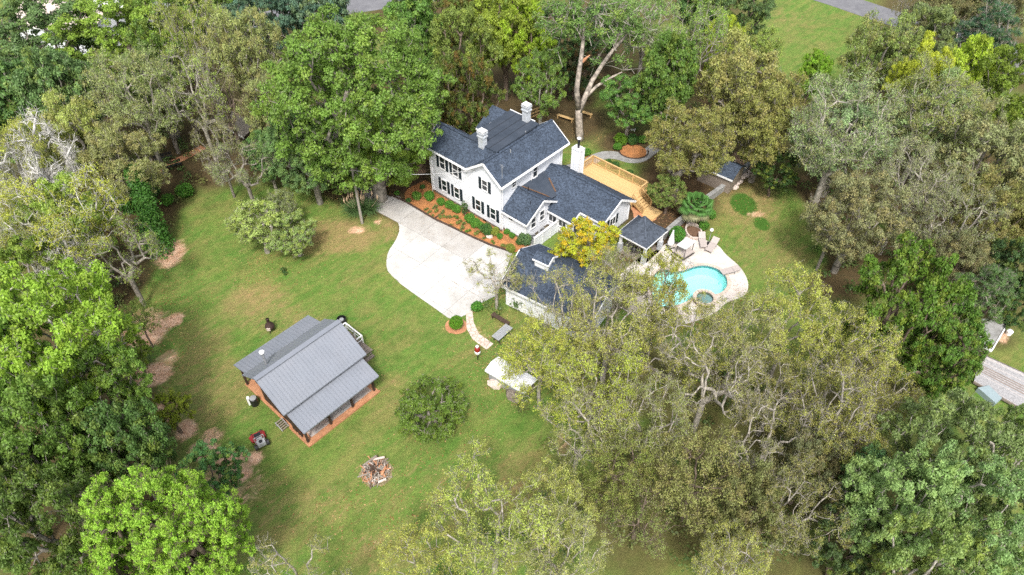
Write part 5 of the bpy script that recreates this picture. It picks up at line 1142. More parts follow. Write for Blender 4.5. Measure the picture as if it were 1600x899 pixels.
# ============================================================ TREES AND SHRUBS
G1, G2, G3, G4 = (.120, .205, .034), (.102, .178, .030), (.088, .160, .040), (.065, .122, .028)
LIME, YG, OLV, OLB, OLG, GRY = (.185, .315, .026), (.185, .235, .032), (.165, .205, .052), (.158, .168, .055), (.130, .170, .048), (.140, .175, .070)
BLG, DKG = (.070, .135, .060), (.032, .070, .018)
T = tree
# --- top left woods
T(60, 62, 92, 15, 'lush', G3, GREYB, 'broad mid green tree at the far left of the top edge', 'oak_tree')
T(178, 62, 82, 15, 'lushb', G1, DARKB, 'bright green tree in front of the pale pinkish neighbouring roof', 'oak_tree')
T(262, 22, 62, 15, 'lushc', G1, DARKB, 'bright green tree right of the white neighbouring roof at the top', 'oak_tree')
T(10, 165, 85, 15, 'lushc', G3, GREYB, 'dark green tree on the left edge above the dead white branches', 'oak_tree')
T(95, 150, 62, 16, 'lush', G3, GREYB, 'dense green tree left of the olive tree in the left woods', 'oak_tree')
T(118, 215, 62, 14, 'olive', OLV, PALE, 'dull olive tree just right of the dead white branches', 'pecan_tree')
T(208, 150, 70, 16, 'thinc', OLB, PALE, 'brownish olive tree with thin pale twigs left of the long low shed', 'pecan_tree')
T(305, 62, 58, 17, 'thin', OLV, PALE, 'tall thin olive tree with upright pale branches above the long low shed', 'pecan_tree')
T(300, 145, 62, 15, 'sparse', OLV, PALE, 'thin tree with a long pale leaning limb over the long low shed', 'pecan_tree')
T(388, 75, 52, 16, 'olive', OLB, PALE, 'brown tinged olive tree against the left side of the big oak', 'pecan_tree')
T(410, 25, 55, 14, 'lush', BLG, GREYB, 'blue green tree at the top edge left of the big oak', 'oak_tree')
T(355, 165, 45, 12, 'sparse', OLB, BROWNB, 'small brown twiggy tree beside the long low shed', 'pecan_tree')
T(190, 245, 62, 12, 'olive', OLB, PALE, 'low olive brown tree leaning above the tan footpath', 'pecan_tree')
T(340, 232, 42, 10, 'sparse', OLB, GREYB, 'thin brown tree at the end of the tan footpath', 'pecan_tree')
T(378, 262, 48, 9, 'sparse', OLB, GREYB, 'small sparse brown tree above the pale young tree on the lawn', 'pecan_tree')
T(340, 8, 45, 13, 'lushc', G2, GREYB, 'green tree on the top edge between the white roof and the blue green tree', 'oak_tree')
T(490, 5, 60, 14, 'lush', BLG, GREYB, 'blue green tree behind the top of the big oak', 'oak_tree')
# --- the big oak
T(566, 140, 130, 21, 'grand', (.115, .205, .034), GREYB, 'huge dense green oak left of the farmhouse, the widest crown in the picture', 'oak_tree', rot=1.1)
T(590, 212, 78, 10, 'grand', (.120, .200, .022), GREYB, 'lower green oak crown touching the left corner of the farmhouse', 'oak_tree')
T(478, 225, 56, 12, 'grand', G3, GREYB, 'dark green tree under the left side of the big oak', 'oak_tree')
T(540, 272, 36, 5, 'lushc', G2, BROWNB, 'low bushy green tree just above the pampas grass', 'holly_tree')
T(640, 28, 52, 16, 'lushc', G3, GREYB, 'green tree at the top edge right of the big oak', 'oak_tree')
# --- behind the house
T(722, 78, 50, 15, 'lushc', (0.104, 0.157, 0.024), BROWNB, 'yellowish green tree above the reddish magnolia', 'oak_tree')
T(725, 140, 52, 14, 'magnolia', (0.061, 0.099, 0.020), BROWNB, 'dark magnolia with rusty leaf tints left of the farmhouse roof', 'magnolia_tree')
T(790, 30, 60, 17, 'lush', (.165, .24, .022), BROWNB, 'yellow green tree at the top edge above the farmhouse', 'oak_tree')
T(820, 62, 46, 14, 'lushc', (.185, .26, .02), BROWNB, 'bright yellow green tree directly above the rear chimney', 'oak_tree')
T(845, 128, 36, 12, 'lushb', (0.091, 0.162, 0.022), PALE, 'narrow green tree on a pale trunk just behind the rear chimney', 'oak_tree')
T(872, 50, 40, 12, 'lushb', G3, BROWNB, 'dark green tree left of the forked trunk', 'oak_tree')
T(700, 8, 50, 13, 'magnolia', (0.098, 0.139, 0.020), BROWNB, 'rusty green tree on the top edge between the big oak and the house', 'magnolia_tree')
T(985, 158, 44, 9, 'lushb', (0.085, 0.174, 0.044), GREYB, 'fresh green small tree right of the forked trunk', 'oak_tree')
T(1045, 118, 56, 15, 'lush', (0.104, 0.174, 0.031), GREYB, 'green tree under the right side of the pale twigged crown', 'oak_tree')
T(1085, 70, 60, 16, 'thinb', (0.159, 0.232, 0.040), PALE, 'tall yellow green tree full of pale twigs right of the forked trunk', 'pecan_tree')
T(1010, 35, 56, 13, 'thin', (0.122, 0.191, 0.040), PALE, 'green tree with pale twigs at the top edge behind the forked trunk', 'pecan_tree')
T(940, 40, 48, 11, 'lush', DKG, BROWNB, 'dark green tree behind the fork of the tall trunk', 'oak_tree')
T(900, 98, 36, 8, 'magnolia', DKG, BROWNB, 'very dark tree in the shade left of the forked trunk', 'magnolia_tree')
T(1150, 22, 48, 14, 'lushb', G4, BROWNB, 'dark green tree on the left border of the upper lawn', 'oak_tree')
T(1095, 12, 45, 13, 'lushc', G4, BROWNB, 'dark tree on the top edge left of the upper lawn', 'oak_tree')
T(1130, 72, 30, 12, 'lushc', (0.232, 0.290, 0.018), GREYB, 'small vivid yellow green crown left of the upper lawn', 'oak_tree')
T(1178, 82, 36, 11, 'olive', OLV, GREYB, 'olive tree at the lower left corner of the upper lawn', 'pecan_tree')
# --- olive group above the palm
T(1072, 215, 66, 12, 'olive', (.115, .088, .044), GREYB, 'tan olive tree hanging over the end of the curved walkway', 'pecan_tree')
T(1160, 130, 72, 16, 'olive', (0.177, 0.151, 0.061), GREYB, 'large tan olive tree above the garden shed', 'pecan_tree')
T(1046, 296, 30, 5, 'olive', (0.091, 0.116, 0.028), BROWNB, 'low green brown tree between the deck stairs and the palm', 'pecan_tree')
T(1205, 175, 62, 14, 'olive', (0.152, 0.145, 0.053), GREYB, 'olive tree between the upper lawn and the large grey crown', 'pecan_tree')
T(1112, 225, 30, 8, 'thinc', (0.134, 0.128, 0.050), GREYB, 'thin brown tree beside the garden shed roof', 'pecan_tree')
T(1215, 262, 34, 6, 'lushc', DKG, BROWNB, 'dark green holly at the upper end of the side lawn', 'holly_tree')
T(1272, 112, 26, 8, 'lushc', (0.134, 0.244, 0.018), BROWNB, 'small bright green tree at the foot of the upper lawn', 'holly_tree')
# --- right woods
T(1318, 200, 96, 16, 'thinb', GRY, PALE, 'large grey green pecan with many pale branches right of the side lawn', 'pecan_tree', rot=.4)
T(1322, 205, 80, 13, 'olive', GRY, PALE, 'grey green understorey crown inside the large pale branched pecan', 'pecan_tree')
T(1375, 80, 56, 14, 'olive', (0.140, 0.174, 0.057), PALE, 'grey green tree just below the asphalt road', 'pecan_tree')
T(1445, 62, 48, 13, 'lushc', (0.134, 0.168, 0.050), GREYB, 'muted green tree covering the bend of the asphalt road', 'oak_tree')
T(1462, 175, 82, 15, 'thin', (0.146, 0.168, 0.057), PALE, 'grey green pecan with bare pale limbs in the upper right woods', 'pecan_tree', rot=2.2)
T(1470, 178, 70, 13, 'olive', (0.134, 0.157, 0.055), GREYB, 'soft grey green crown behind the bare pale limbs of the upper right pecan', 'pecan_tree')
T(1432, 128, 44, 14, 'lushc', (.25, .31, .026), GREYB, 'yellow green crown in the middle of the upper right woods', 'oak_tree')
T(1510, 118, 46, 14, 'lush', (.24, .30, .026), GREYB, 'second yellow green crown, nearer the right edge', 'oak_tree')
T(1545, 55, 42, 14, 'conifer', (0.049, 0.122, 0.066), PALE, 'blue green pine near the top right corner', 'pine_tree')
T(1508, 70, 38, 11, 'conifer', (0.049, 0.104, 0.055), PALE, 'darker blue green pine left of the corner pine', 'pine_tree')
T(1585, 140, 56, 15, 'lushb', (0.140, 0.209, 0.033), GREYB, 'green tree on the right edge below the corner pine', 'oak_tree')
T(1480, 8, 48, 11, 'olive', (0.091, 0.087, 0.033), BROWNB, 'dark brownish tree beyond the asphalt road', 'pecan_tree')
T(1560, 5, 52, 12, 'olive', (0.098, 0.104, 0.039), BROWNB, 'dull dark tree in the top right corner', 'pecan_tree')
T(1425, 5, 30, 9, 'sparse', (0.098, 0.093, 0.033), PALE, 'thin twiggy tree on the far side of the road', 'pecan_tree')
T(1545, 235, 76, 14, 'olive', (0.134, 0.145, 0.053), GREYB, 'olive grey tree on the right edge below the yellow green crowns', 'pecan_tree')
T(1430, 285, 66, 14, 'thinb', (0.140, 0.139, 0.050), PALE, 'thin olive tree right of the large grey pecan', 'pecan_tree')
T(1345, 330, 72, 12, 'olive', (0.134, 0.122, 0.046), GREYB, 'brown olive tree above the dark magnolia', 'pecan_tree')
T(1305, 352, 42, 9, 'sparse', (0.134, 0.116, 0.046), GREYB, 'sparse brown tree on the right border of the side lawn', 'pecan_tree')
T(1500, 340, 66, 12, 'thin', (0.128, 0.133, 0.050), PALE, 'thin grey olive tree right of the dark magnolia top', 'pecan_tree')
T(1560, 330, 62, 12, 'olive', (0.134, 0.128, 0.044), BROWNB, 'brown olive tree on the right edge at mid height', 'pecan_tree')
T(1500, 415, 50, 9, 'olive', (0.116, 0.116, 0.042), BROWNB, 'low dull tree between the magnolia and the right edge', 'pecan_tree')
T(1585, 420, 46, 9, 'lushc', DKG, BROWNB, 'dark green tree on the right edge above the grey flat roof', 'holly_tree')
T(1528, 462, 46, 9, 'conifer', (0.085, 0.139, 0.050), GREYB, 'soft green conifer overhanging the grey flat roof', 'pine_tree')
T(1588, 480, 32, 6, 'lushc', DKG, BROWNB, 'small dark tree right of the grey flat roof', 'holly_tree')
T(1420, 465, 82, 15, 'glossy', (0.071, 0.139, 0.022), BROWNB, 'dense glossy dark green magnolia in the right woods', 'magnolia_tree', rot=.5)
T(1480, 535, 60, 12, 'glossy', (0.085, 0.174, 0.020), BROWNB, 'glossy green magnolia beside the weathered plank deck', 'magnolia_tree', rot=2)
# --- lower right, thin pecans
T(1240, 500, 66, 14, 'thinc', (0.232, 0.203, 0.044), PALE, 'yellow leaved thin tree with a pale leaning trunk below the side lawn', 'pecan_tree', rot=1.2)
T(1325, 545, 72, 14, 'thin', (0.189, 0.162, 0.050), PALE, 'thin tan pecan with pale limbs in front of the dark magnolia', 'pecan_tree', rot=3.0)
T(1360, 612, 76, 13, 'thinb', (.165, .145, .042), PALE, 'thin golden olive pecan left of the plank deck', 'pecan_tree', rot=1.9)
T(1300, 640, 78, 14, 'sparse', (0.159, 0.133, 0.046), PALE, 'nearly bare pecan with bright pale branches low on the right', 'pecan_tree', rot=.9)
T(1330, 700, 66, 11, 'thinc', (0.140, 0.122, 0.040), PALE, 'thin brown pecan above the dark gap in the lower right', 'pecan_tree')
T(1160, 520, 72, 13, 'thinb', (0.195, 0.180, 0.044), PALE, 'thin olive pecan just below the pool', 'pecan_tree', rot=5)
T(1060, 530, 70, 13, 'thin', (0.183, 0.174, 0.044), PALE, 'thin olive pecan between the garage and the pool deck edge', 'pecan_tree', rot=4)
T(1110, 590, 80, 13, 'sparse', (0.165, 0.145, 0.044), PALE, 'sparse pecan over the long weathered timber', 'pecan_tree', rot=2.4)
T(955, 500, 84, 15, 'thinb', (0.201, 0.186, 0.044), PALE, 'thin pecan with silver limbs over the far end of the garage', 'pecan_tree', rot=.2)
T(870, 480, 60, 13, 'sparse', (0.207, 0.191, 0.040), PALE, 'sparse pecan spreading over the middle of the garage roof', 'pecan_tree', rot=1.5)
T(775, 430, 42, 8, 'sparse', (0.207, 0.174, 0.044), PALE, 'small sparse tree at the corner between driveway and garage', 'pecan_tree', rot=2.9)
T(845, 560, 66, 12, 'thinc', (0.213, 0.203, 0.042), PALE, 'thin pecan between the garage and the metal shed', 'pecan_tree', rot=3.6)
T(930, 610, 84, 14, 'thin', (0.201, 0.232, 0.040), PALE, 'yellow green pecan with a pale trunk right of the metal shed', 'pecan_tree', rot=.8)
T(905, 668, 66, 12, 'sparse', (0.183, 0.174, 0.044), PALE, 'sparse pecan at the edge of the lawn right of the big round shrub', 'pecan_tree', rot=2.0)
T(1010, 660, 78, 13, 'thinb', (0.159, 0.162, 0.040), PALE, 'thin green brown pecan in the middle of the lower woods', 'pecan_tree', rot=5.5)
T(1180, 700, 74, 12, 'sparse', (0.146, 0.133, 0.040), PALE, 'sparse brown pecan right of centre in the lower woods', 'pecan_tree', rot=1.0)
T(1090, 740, 82, 12, 'thinc', (0.146, 0.151, 0.037), BROWNB, 'green brown pecan above the bottom edge right of centre', 'pecan_tree', rot=4.2)
T(1240, 790, 66, 12, 'thin', (0.152, 0.139, 0.040), PALE, 'thin pecan left of the grey green oaks at the bottom', 'pecan_tree', rot=3.3)
T(1000, 800, 74, 8, 'sparse', (0.134, 0.151, 0.037), BROWNB, 'low sparse tree over the dark grass near the bottom centre', 'pecan_tree', rot=.7)
T(1140, 880, 66, 13, 'thinb', (0.213, 0.209, 0.048), PALE, 'pale twigged pecan cut by the bottom edge right of centre', 'pecan_tree')
T(870, 800, 60, 12, 'thinc', (0.183, 0.186, 0.046), PALE, 'thin pecan right of the tall pale pecan at the bottom', 'pecan_tree')
T(770, 815, 100, 16, 'thin', (0.201, 0.215, 0.051), PALE, 'tall pecan with an upright pale trunk at the bottom centre', 'pecan_tree', rot=0)
T(880, 870, 74, 13, 'thinb', (0.207, 0.209, 0.048), PALE, 'yellow green pecan cut by the bottom edge beside the tall pale pecan', 'pecan_tree')
T(665, 880, 60, 12, 'thinc', (0.201, 0.215, 0.051), PALE, 'small thin pecan cut by the bottom edge left of the tall pale pecan', 'pecan_tree')
T(470, 925, 74, 12, 'sparse', (0.213, 0.220, 0.066), PALE, 'bare twigged crown poking up at the bottom edge of the lawn', 'pecan_tree')
T(1215, 610, 60, 11, 'thin', (.135, .130, .04), PALE, 'olive brown pecan between the short timber and the short log', 'pecan_tree', rot=2.1)
T(960, 740, 66, 10, 'thinc', (.12, .13, .036), BROWNB, 'olive pecan with a dark trunk left of the bottom centre clearing', 'pecan_tree', rot=0.4)
T(1165, 790, 66, 10, 'olive', (.105, .110, .034), BROWNB, 'dull brown green crown low in the woods right of centre', 'pecan_tree', rot=0.9)
T(1270, 720, 58, 9, 'olive', (.085, .085, .03), BROWNB, 'dark brown crown beside the left side of the grey green oaks', 'pecan_tree', rot=2.9)
T(238, 110, 52, 14, 'lushc', (.085, .150, .030), GREYB, 'dark green tree between the olive trees and the top left oaks', 'oak_tree', rot=1.9)
T(250, 165, 36, 10, 'olive', (.110, .130, .045), GREYB, 'low olive tree left of the long low shed', 'pecan_tree', rot=3.9)
T(425, 160, 48, 13, 'olive', (.120, .140, .045), GREYB, 'olive crown tucked under the left side of the big oak', 'pecan_tree', rot=.9)
T(415, 240, 36, 8, 'lushc', (.080, .150, .034), GREYB, 'low green tree between the pale young tree and the big oak', 'oak_tree', rot=2.4)
T(1030, 468, 50, 15, 'thinc', (.15, .165, .036), PALE, 'thin green pecan crown reaching over the left half of the pool', 'pecan_tree', rot=1.1)
T(955, 448, 50, 15, 'sparse', (.15, .165, .040), PALE, 'thin pecan crown between the golden tree and the pool deck', 'pecan_tree', rot=2.7)
# --- grey green oaks bottom right
T(1486, 712, 84, 14, 'lushb', (.145, .215, .052), PALE, 'large grey green oak below the weathered plank deck', 'oak_tree', rot=.3)
T(1600, 700, 52, 13, 'lushb', (.145, .215, .052), PALE, 'grey green oak on the right edge below the plank deck', 'oak_tree', rot=1.3)
T(1400, 790, 82, 13, 'lush', (.145, .215, .052), PALE, 'grey green oak left of the large one in the bottom right', 'oak_tree', rot=2.3)
T(1540, 810, 86, 14, 'lushb', (.145, .215, .052), PALE, 'grey green oak in the bottom right corner', 'oak_tree', rot=3.3)
T(1440, 880, 76, 13, 'lushc', (.145, .215, .052), PALE, 'grey green oak cut by the bottom edge', 'oak_tree', rot=4.3)
T(1330, 850, 56, 8, 'lushc', (0.055, 0.099, 0.026), BROWNB, 'dark low tree at the bottom left of the grey green oaks', 'oak_tree')
T(1345, 745, 46, 9, 'lushc', (0.067, 0.133, 0.040), BROWNB, 'small blue green tree at the edge of the grey green oaks', 'oak_tree')
# --- left and bottom left
T(22, 250, 62, 15, 'thinc', (.20, .29, .05), PALE, 'light green tree behind the dead white branches on the left edge', 'pecan_tree')
T(78, 250, 52, 15, 'bare', (.1, .1, .1), (.62, .60, .57), 'dead tree of bare white branches near the left edge', 'dead_tree', rot=.6)
T(20, 272, 44, 14, 'bare', (.1, .1, .1), (.62, .60, .57), 'dead white branched tree touching the left edge', 'dead_tree', rot=2.6)
T(98, 345, 92, 14, 'thin', (.235, .290, .036), (.60, .57, .52), 'yellow green tree with many white branches on the left', 'pecan_tree', rot=.9)
T(95, 350, 70, 12, 'lushc', (.17, .23, .03), PALE, 'green lower crown within the white branched yellow tree', 'pecan_tree', rot=.9)
T(20, 370, 66, 14, 'thinb', (.21, .28, .04), (.60, .57, .52), 'light green white branched tree on the left edge at mid height', 'pecan_tree')
T(105, 425, 50, 10, 'bare', (.1, .1, .1), (.58, .55, .50), 'thick dead trunk with bare branches in the left woods', 'dead_tree', rot=4.0)
T(185, 400, 62, 10, 'sparse', (.14, .20, .036), GREYB, 'sparse green brown tree left of the bare dirt crescent', 'pecan_tree')
T(60, 430, 56, 11, 'lushc', (.15, .21, .03), GREYB, 'green tree below the white branched trees', 'oak_tree')
T(88, 530, 112, 17, 'lushb', (.145, .235, .028), PALE, 'large bright green oak on the left below the dead trees', 'oak_tree', rot=.2)
T(-10, 560, 80, 16, 'lush', (.130, .215, .028), PALE, 'bright green oak cut by the left edge', 'oak_tree')
T(146, 612, 66, 13, 'lushb', (.095, .170, .026), GREYB, 'darker green oak beside the pinkish bare patches', 'oak_tree', rot=1.7)
T(60, 690, 92, 15, 'lush', (.100, .180, .026), GREYB, 'large mid green oak on the lower left edge', 'oak_tree', rot=3.0)
T(190, 700, 74, 12, 'lushc', (0.061, 0.110, 0.024), GREYB, 'dark green oak above the lime green tree', 'oak_tree', rot=2.0)
T(70, 820, 92, 14, 'lushb', (0.067, 0.116, 0.024), GREYB, 'dark green oak left of the lime green tree', 'oak_tree', rot=4.0)
T(262, 640, 34, 5, 'young', (0.159, 0.197, 0.013), BROWNB, 'small yellow green sapling beside the pinkish bare ground', 'sapling')
T(205, 545, 26, 5, 'young', (0.098, 0.174, 0.022), BROWNB, 'small green sapling against the pale dirt patches', 'sapling')
T(215, 498, 28, 7, 'thinc', (0.146, 0.197, 0.031), BROWNB, 'small light green sapling above the pale dirt patches', 'sapling')
T(248, 828, 104, 14, 'fluffy', LIME, BROWNB, 'bright lime green fluffy tree at the bottom left', 'maple_tree', rot=0)
T(330, 735, 46, 6, 'lushc', (0.061, 0.145, 0.029), BROWNB, 'dark green low tree behind the right side of the lime tree', 'holly_tree')
T(-20, 760, 70, 13, 'lush', (0.061, 0.110, 0.024), GREYB, 'dark green tree cut by the lower left edge', 'oak_tree')
# --- lawn trees
T(402, 345, 50, 6.5, 'young', (.22, .285, .075), PALE, 'pale green young tree on the lawn left of the pampas grass', 'young_tree', rot=.5)
T(458, 362, 42, 5.0, 'young', (.20, .275, .055), PALE, 'young tree with pale leaves, lower right of its lawn twin', 'young_tree', rot=2.5)
T(440, 318, 24, 5.5, 'young', (0.183, 0.220, 0.077), PALE, 'small twiggy young tree at the top of the lawn pair', 'young_tree', rot=4)
tr_ = T(673, 627, 57, 4.8, 'lawn_shrub', (.095, .165, .022), GREYB, 'large round dark green shrub standing alone on the lawn', 'lawn_shrub', 'shrub')
T(914, 381, 48, 6.0, 'golden', (.270, .275, .020), PALE, 'golden yellow tree between the low wing and the garage', 'golden_tree')

# --- tall forked trunk behind the house
def forked():
    R = np.random.default_rng(77); b = P(906, 218); e = empty('forked_tree', (b.x, b.y, 0), 0, 'tall pale trunk forking into three long limbs behind the farmhouse', 'tree')
    def at(px, py, dy): # a point of the trunk seen at that pixel, dy metres behind the base
        u = (px - 800) / CF; v = (py - 449.5) / CF; d = np.array([u, cos(CP) - v * sin(CP), -sin(CP) - v * cos(CP)]); t = (b.y + dy) / d[1]; q = d * t; return np.array([q[0] - b.x, dy, q[2] + CH])
    mb = MB()
    limbs = [([(906, 221, 0), (905.5, 208, 0), (905, 195, 0), (904.5, 183, .05), (904, 170, .1)], [.55, .46, .43, .42, .36]), ([(904, 172, .1), (901, 140, 0), (905, 110, .2), (909, 85, .3), (912, 55, .6), (914, 28, .8)], [.36, .30, .27, .24, .18, .12]),
             ([(905, 175, .1), (915, 150, .4), (926, 125, 1.0), (942, 100, 1.6), (958, 78, 2.2), (976, 58, 3.0), (988, 44, 3.5)], [.36, .30, .26, .23, .19, .15, .10]), ([(917, 150, .4), (932, 135, .9), (950, 124, 1.4), (972, 113, 1.8)], [.22, .17, .14, .08]),
             ([(909, 62, .5), (904, 50, .5), (899, 38, .4), (894, 18, .2)], [.13, .11, .09, .05]), ([(958, 78, 2.2), (962, 66, 2.3), (970, 50, 2.2)], [.13, .10, .05]), ([(940, 130, 1.2), (948, 136, 1.3), (956, 140, 1.3)], [.09, .07, .04])]
    for pts, rr_ in limbs:
        for s in ((pts, rr_),): mb.tube([tuple(at(*p)) for p in pts], rr_, 9)
    o = mb.build('trunk', 'bark', e, smooth=True); o.color = (.36, .31, .26, 1)
    q = MB(); a_, b_ = at(910, 96, .3), at(922, 86, .3); q.tube([a_, b_], [.22, .05], 7); q.build('broken_limb', 'clay', e)
    tips = [at(914, 20, 1), at(890, 15, 0), at(930, 25, 1), at(988, 40, 3.5), at(972, 48, 2.2), at(900, 35, .4), at(1000, 55, 3), at(975, 110, 1.8), at(880, 40, 0), at(960, 30, 2), at(1010, 30, 3.5), at(945, 10, 2)]
    C = np.concatenate([t + R.normal(size=(13, 3)) * np.array([1.5, 1.5, 1.0]) for t in map(np.array, tips)])
    keep = C[:, 2] > 8; C = C[keep]
    me = leaves(R, C, .8 * (.6 + .7 * R.random(len(C))), 85, .26, m='leaf', second=.2, aspect=.5); c = bpy.data.objects.new('crown', me); COL.objects.link(c); c.parent = e; c.color = (.095, .165, .040, 1)
    tw = []; pr = []; 
    for c0 in C:
        t = tips[int(np.argmin([np.linalg.norm(c0 - t) for t in tips]))]; k = len(tw); tw += [np.array(t), (np.array(t) + c0) / 2 + R.normal(size=3) * .2, c0]; pr += [-1, k, k + 1]
        for _ in range(4): tw.append(c0 + R.normal(size=3) * .6); pr.append(k + 2)
    r_ = np.array([.05, .035, .025] * 0 + [.045 if p == -1 else .03 for p in pr]); me = tubes_mesh('twig', np.array(tw), np.array(pr), r_); c = bpy.data.objects.new('twigs', me); COL.objects.link(c); c.parent = e; c.color = (*PALE, 1)
forked()

# --- ivy covered leaning trunks
def ivy(p0, p1, r0, r1, label, n):
    R = np.random.default_rng(int(abs(p0[0] * 10))); a, b = np.array(p0), np.array(p1); e = empty('ivy_trunk', tuple(a), 0, label, 'tree'); k = 26; C = np.array([(b - a) * (i / (k - 1)) for i in range(k)]) + R.normal(size=(k, 3)) * .12
    mb = MB(); mb.tube([(0, 0, 0), tuple((b - a) * .5), tuple((b - a))], [.35, .25, .12], 8); o = mb.build('trunk', 'bark', e); o.color = (*GREYB, 1)
    rad_ = np.linspace(r0, r1, k) * (.8 + .5 * R.random(k)); me = leaves(R, C, rad_, n, .2, m='leaf', second=.05, aspect=.8, flat=1.0, shell=4); c = bpy.data.objects.new('ivy', me); COL.objects.link(c); c.parent = e; c.color = (.050, .135, .022, 1)
b0 = P(252, 392); t0 = P(205, 262, 7.5); ivy(tuple(b0), tuple(t0), 1.5, .7, 'leaning trunk thickly wrapped in green ivy above the dirt crescent', 330)
b0 = P(205, 330, 0); t0 = P(128, 252, 7.0); ivy(tuple(b0), tuple(t0), .8, .45, 'thinner ivy wrapped trunk leaning left of the thick ivy trunk', 160)

# --- palm
def palm():
    R = np.random.default_rng(5); b = P(1076, 349); e = empty('palm_tree', tuple(b), 0, 'fan palm beside the retaining wall above the pool', 'palm')
    top = Vector((.5, 0.1, 2.0)); mb = MB(); mb.tube([(0, 0, 0), (.2, 0, 1), tuple(top)], [.28, .25, .22], 9); mb.build('trunk', 'pole', e)
    M['palm'] = mat('palm_frond_green', (.070, .170, .036), .6, .2, .25, 3); M['palm_dry'] = mat('dry_palm_frond', (.20, .20, .10), .6, .3, .25, 3)
    for k in range(34):
        az = k * 2.4; el = 1.35 - 1.7 * (k / 34); d = Vector((cos(az) * cos(el), sin(az) * cos(el), sin(el))); L = .9 + .3 * R.random(); q = MB(); h = top + d * L; q.bar(top, h, .04)
        side = d.cross(Vector((0, 0, 1))).normalized(); upv = side.cross(d)
        for j in range(15):
            t = (j - 7) / 7 * 1.5; dd = (d * cos(t) + side * sin(t)).normalized(); tip = h + dd * (.95 - .15 * abs(t)) + Vector((0, 0, -.35)) ; ms = side * cos(t) * .075 - d * sin(t) * .075; mid = h + dd * .5
            q.add([tuple(h), tuple(mid - ms), tuple(tip), tuple(mid + ms)], [(0, 1, 2, 3)])
        q.build('frond', 'palm' if k < 28 else 'palm_dry', e)
palm()
# --- pampas grass
def pampas():
    R = np.random.default_rng(8); b = P(566, 334); e = empty('pampas_grass', (b.x, b.y, 0), 0, 'wide pampas grass clump with tan plumes round the utility pole', 'grass clump')
    V, F = [], []
    for cx_, cy_ in ((-.75, 0), (.75, .1), (0, .3)):
        for k in range(520):
            az = R.random() * 6.283; lean = .25 + R.random() * .9; L = 1.5 + R.random() * .8; w_ = .03; d = np.array([cos(az), sin(az), 0]); s = np.array([-sin(az), cos(az), 0]) * w_; p = np.array([cx_, cy_, 0]) + d * .1; n0 = len(V)
            for f in (0, .4, .75, 1): q = p + d * L * lean * f ** 1.3 * .75 + np.array([0, 0, L * (f - .62 * lean * f * f) * .95]); V += [q - s * (1.1 - f), q + s * (1.1 - f)]
            F += [[n0, n0 + 1, n0 + 3, n0 + 2], [n0 + 2, n0 + 3, n0 + 5, n0 + 4], [n0 + 4, n0 + 5, n0 + 7, n0 + 6]]
    me = fast_mesh('blades', V, F, mat('pampas_green', (.095, .17, .055), .6, .3, .3, 5)); o = bpy.data.objects.new('blades', me); COL.objects.link(o); o.parent = e; o['kind'] = 'stuff'
    for k in range(22):
        x = R.normal() * .9; y = .5 + R.normal() * .35; h = 2.0 + R.random() * .5; q = MB(); q.tube([(x * .4, y * .3, .3), (x, y, h - .55)], .012, 4); q.tube([(x, y, h - .6), (x + .02, y, h - .35), (x + .04, y, h)], [.03, .10, .02], 7); q.build('plume', 'plume', e)
pampas()
# --- bushes in the front bed and elsewhere
BG, LG, DG = (.060, .165, .020), (.090, .190, .028), (.040, .105, .024)
FB = 'clipped shrubs in the front bed'
shrub(651, 306, 9, 'bush', LG, 'lime green shrub at the far left of the straw bed', group=FB); shrub(671, 306, 10, 'bush', BG, 'round green shrub at the left corner of the farmhouse', group=FB)
shrub(689, 315, 8, 'bush', BG, 'small green shrub under the leftmost lower window', group=FB); shrub(702, 320, 9, 'bush', BG, 'green shrub under the second lower window, upper of a touching pair', group=FB)
shrub(713, 326, 9, 'bush', BG, 'green shrub under the second lower window, lower of a touching pair', group=FB); shrub(726, 326, 6, 'cone_bush', DG, 'narrow dark conical evergreen against the farmhouse wall', h=2.3)
shrub(734, 341, 10, 'bush', BG, 'bright green shrub under the third lower window', group=FB); shrub(742, 348, 10, 'bush', BG, 'bright green shrub just right of the third lower window', group=FB); shrub(750, 352, 8, 'bush', BG, 'green shrub midway between the third and fourth lower windows', group=FB)
shrub(760, 358, 12, 'bush', DG, 'wide darker shrub under the fourth lower window', group=FB); shrub(773, 362, 9, 'bush', (.17, .20, .03), 'yellowish shrub near the farmhouse corner', group=FB); shrub(781, 369, 6, 'bush', BG, 'small green shrub at the farmhouse corner post', group=FB)
shrub(792, 362, 6, 'bush', BG, 'small shrub beside the kitchen extension, left of its twin', group=FB); shrub(800, 368, 6, 'bush', BG, 'small shrub beside the kitchen extension, right of its twin', group=FB); shrub(820, 373, 13, 'bush', (.07, .13, .05), 'wide blue green shrub between the extension and the garage', group=FB)
shrub(638, 313, 5, 'bush', DG, 'tiny dark shrub at the top end of the timber edging'); shrub(620, 302, 5, 'bush', BG, 'tiny green shrub near the top of the driveway'); shrub(660, 292, 5, 'bush', DG, 'dark little shrub above the lime green shrub by the house')
shrub(798, 388, 9, 'bush', (.15, .18, .03), 'yellow green shrub at the garage end of the straw bed'); shrub(745, 479, 11, 'bush', (.05, .16, .02), 'bright green shrub between the flagstone path and the garage')
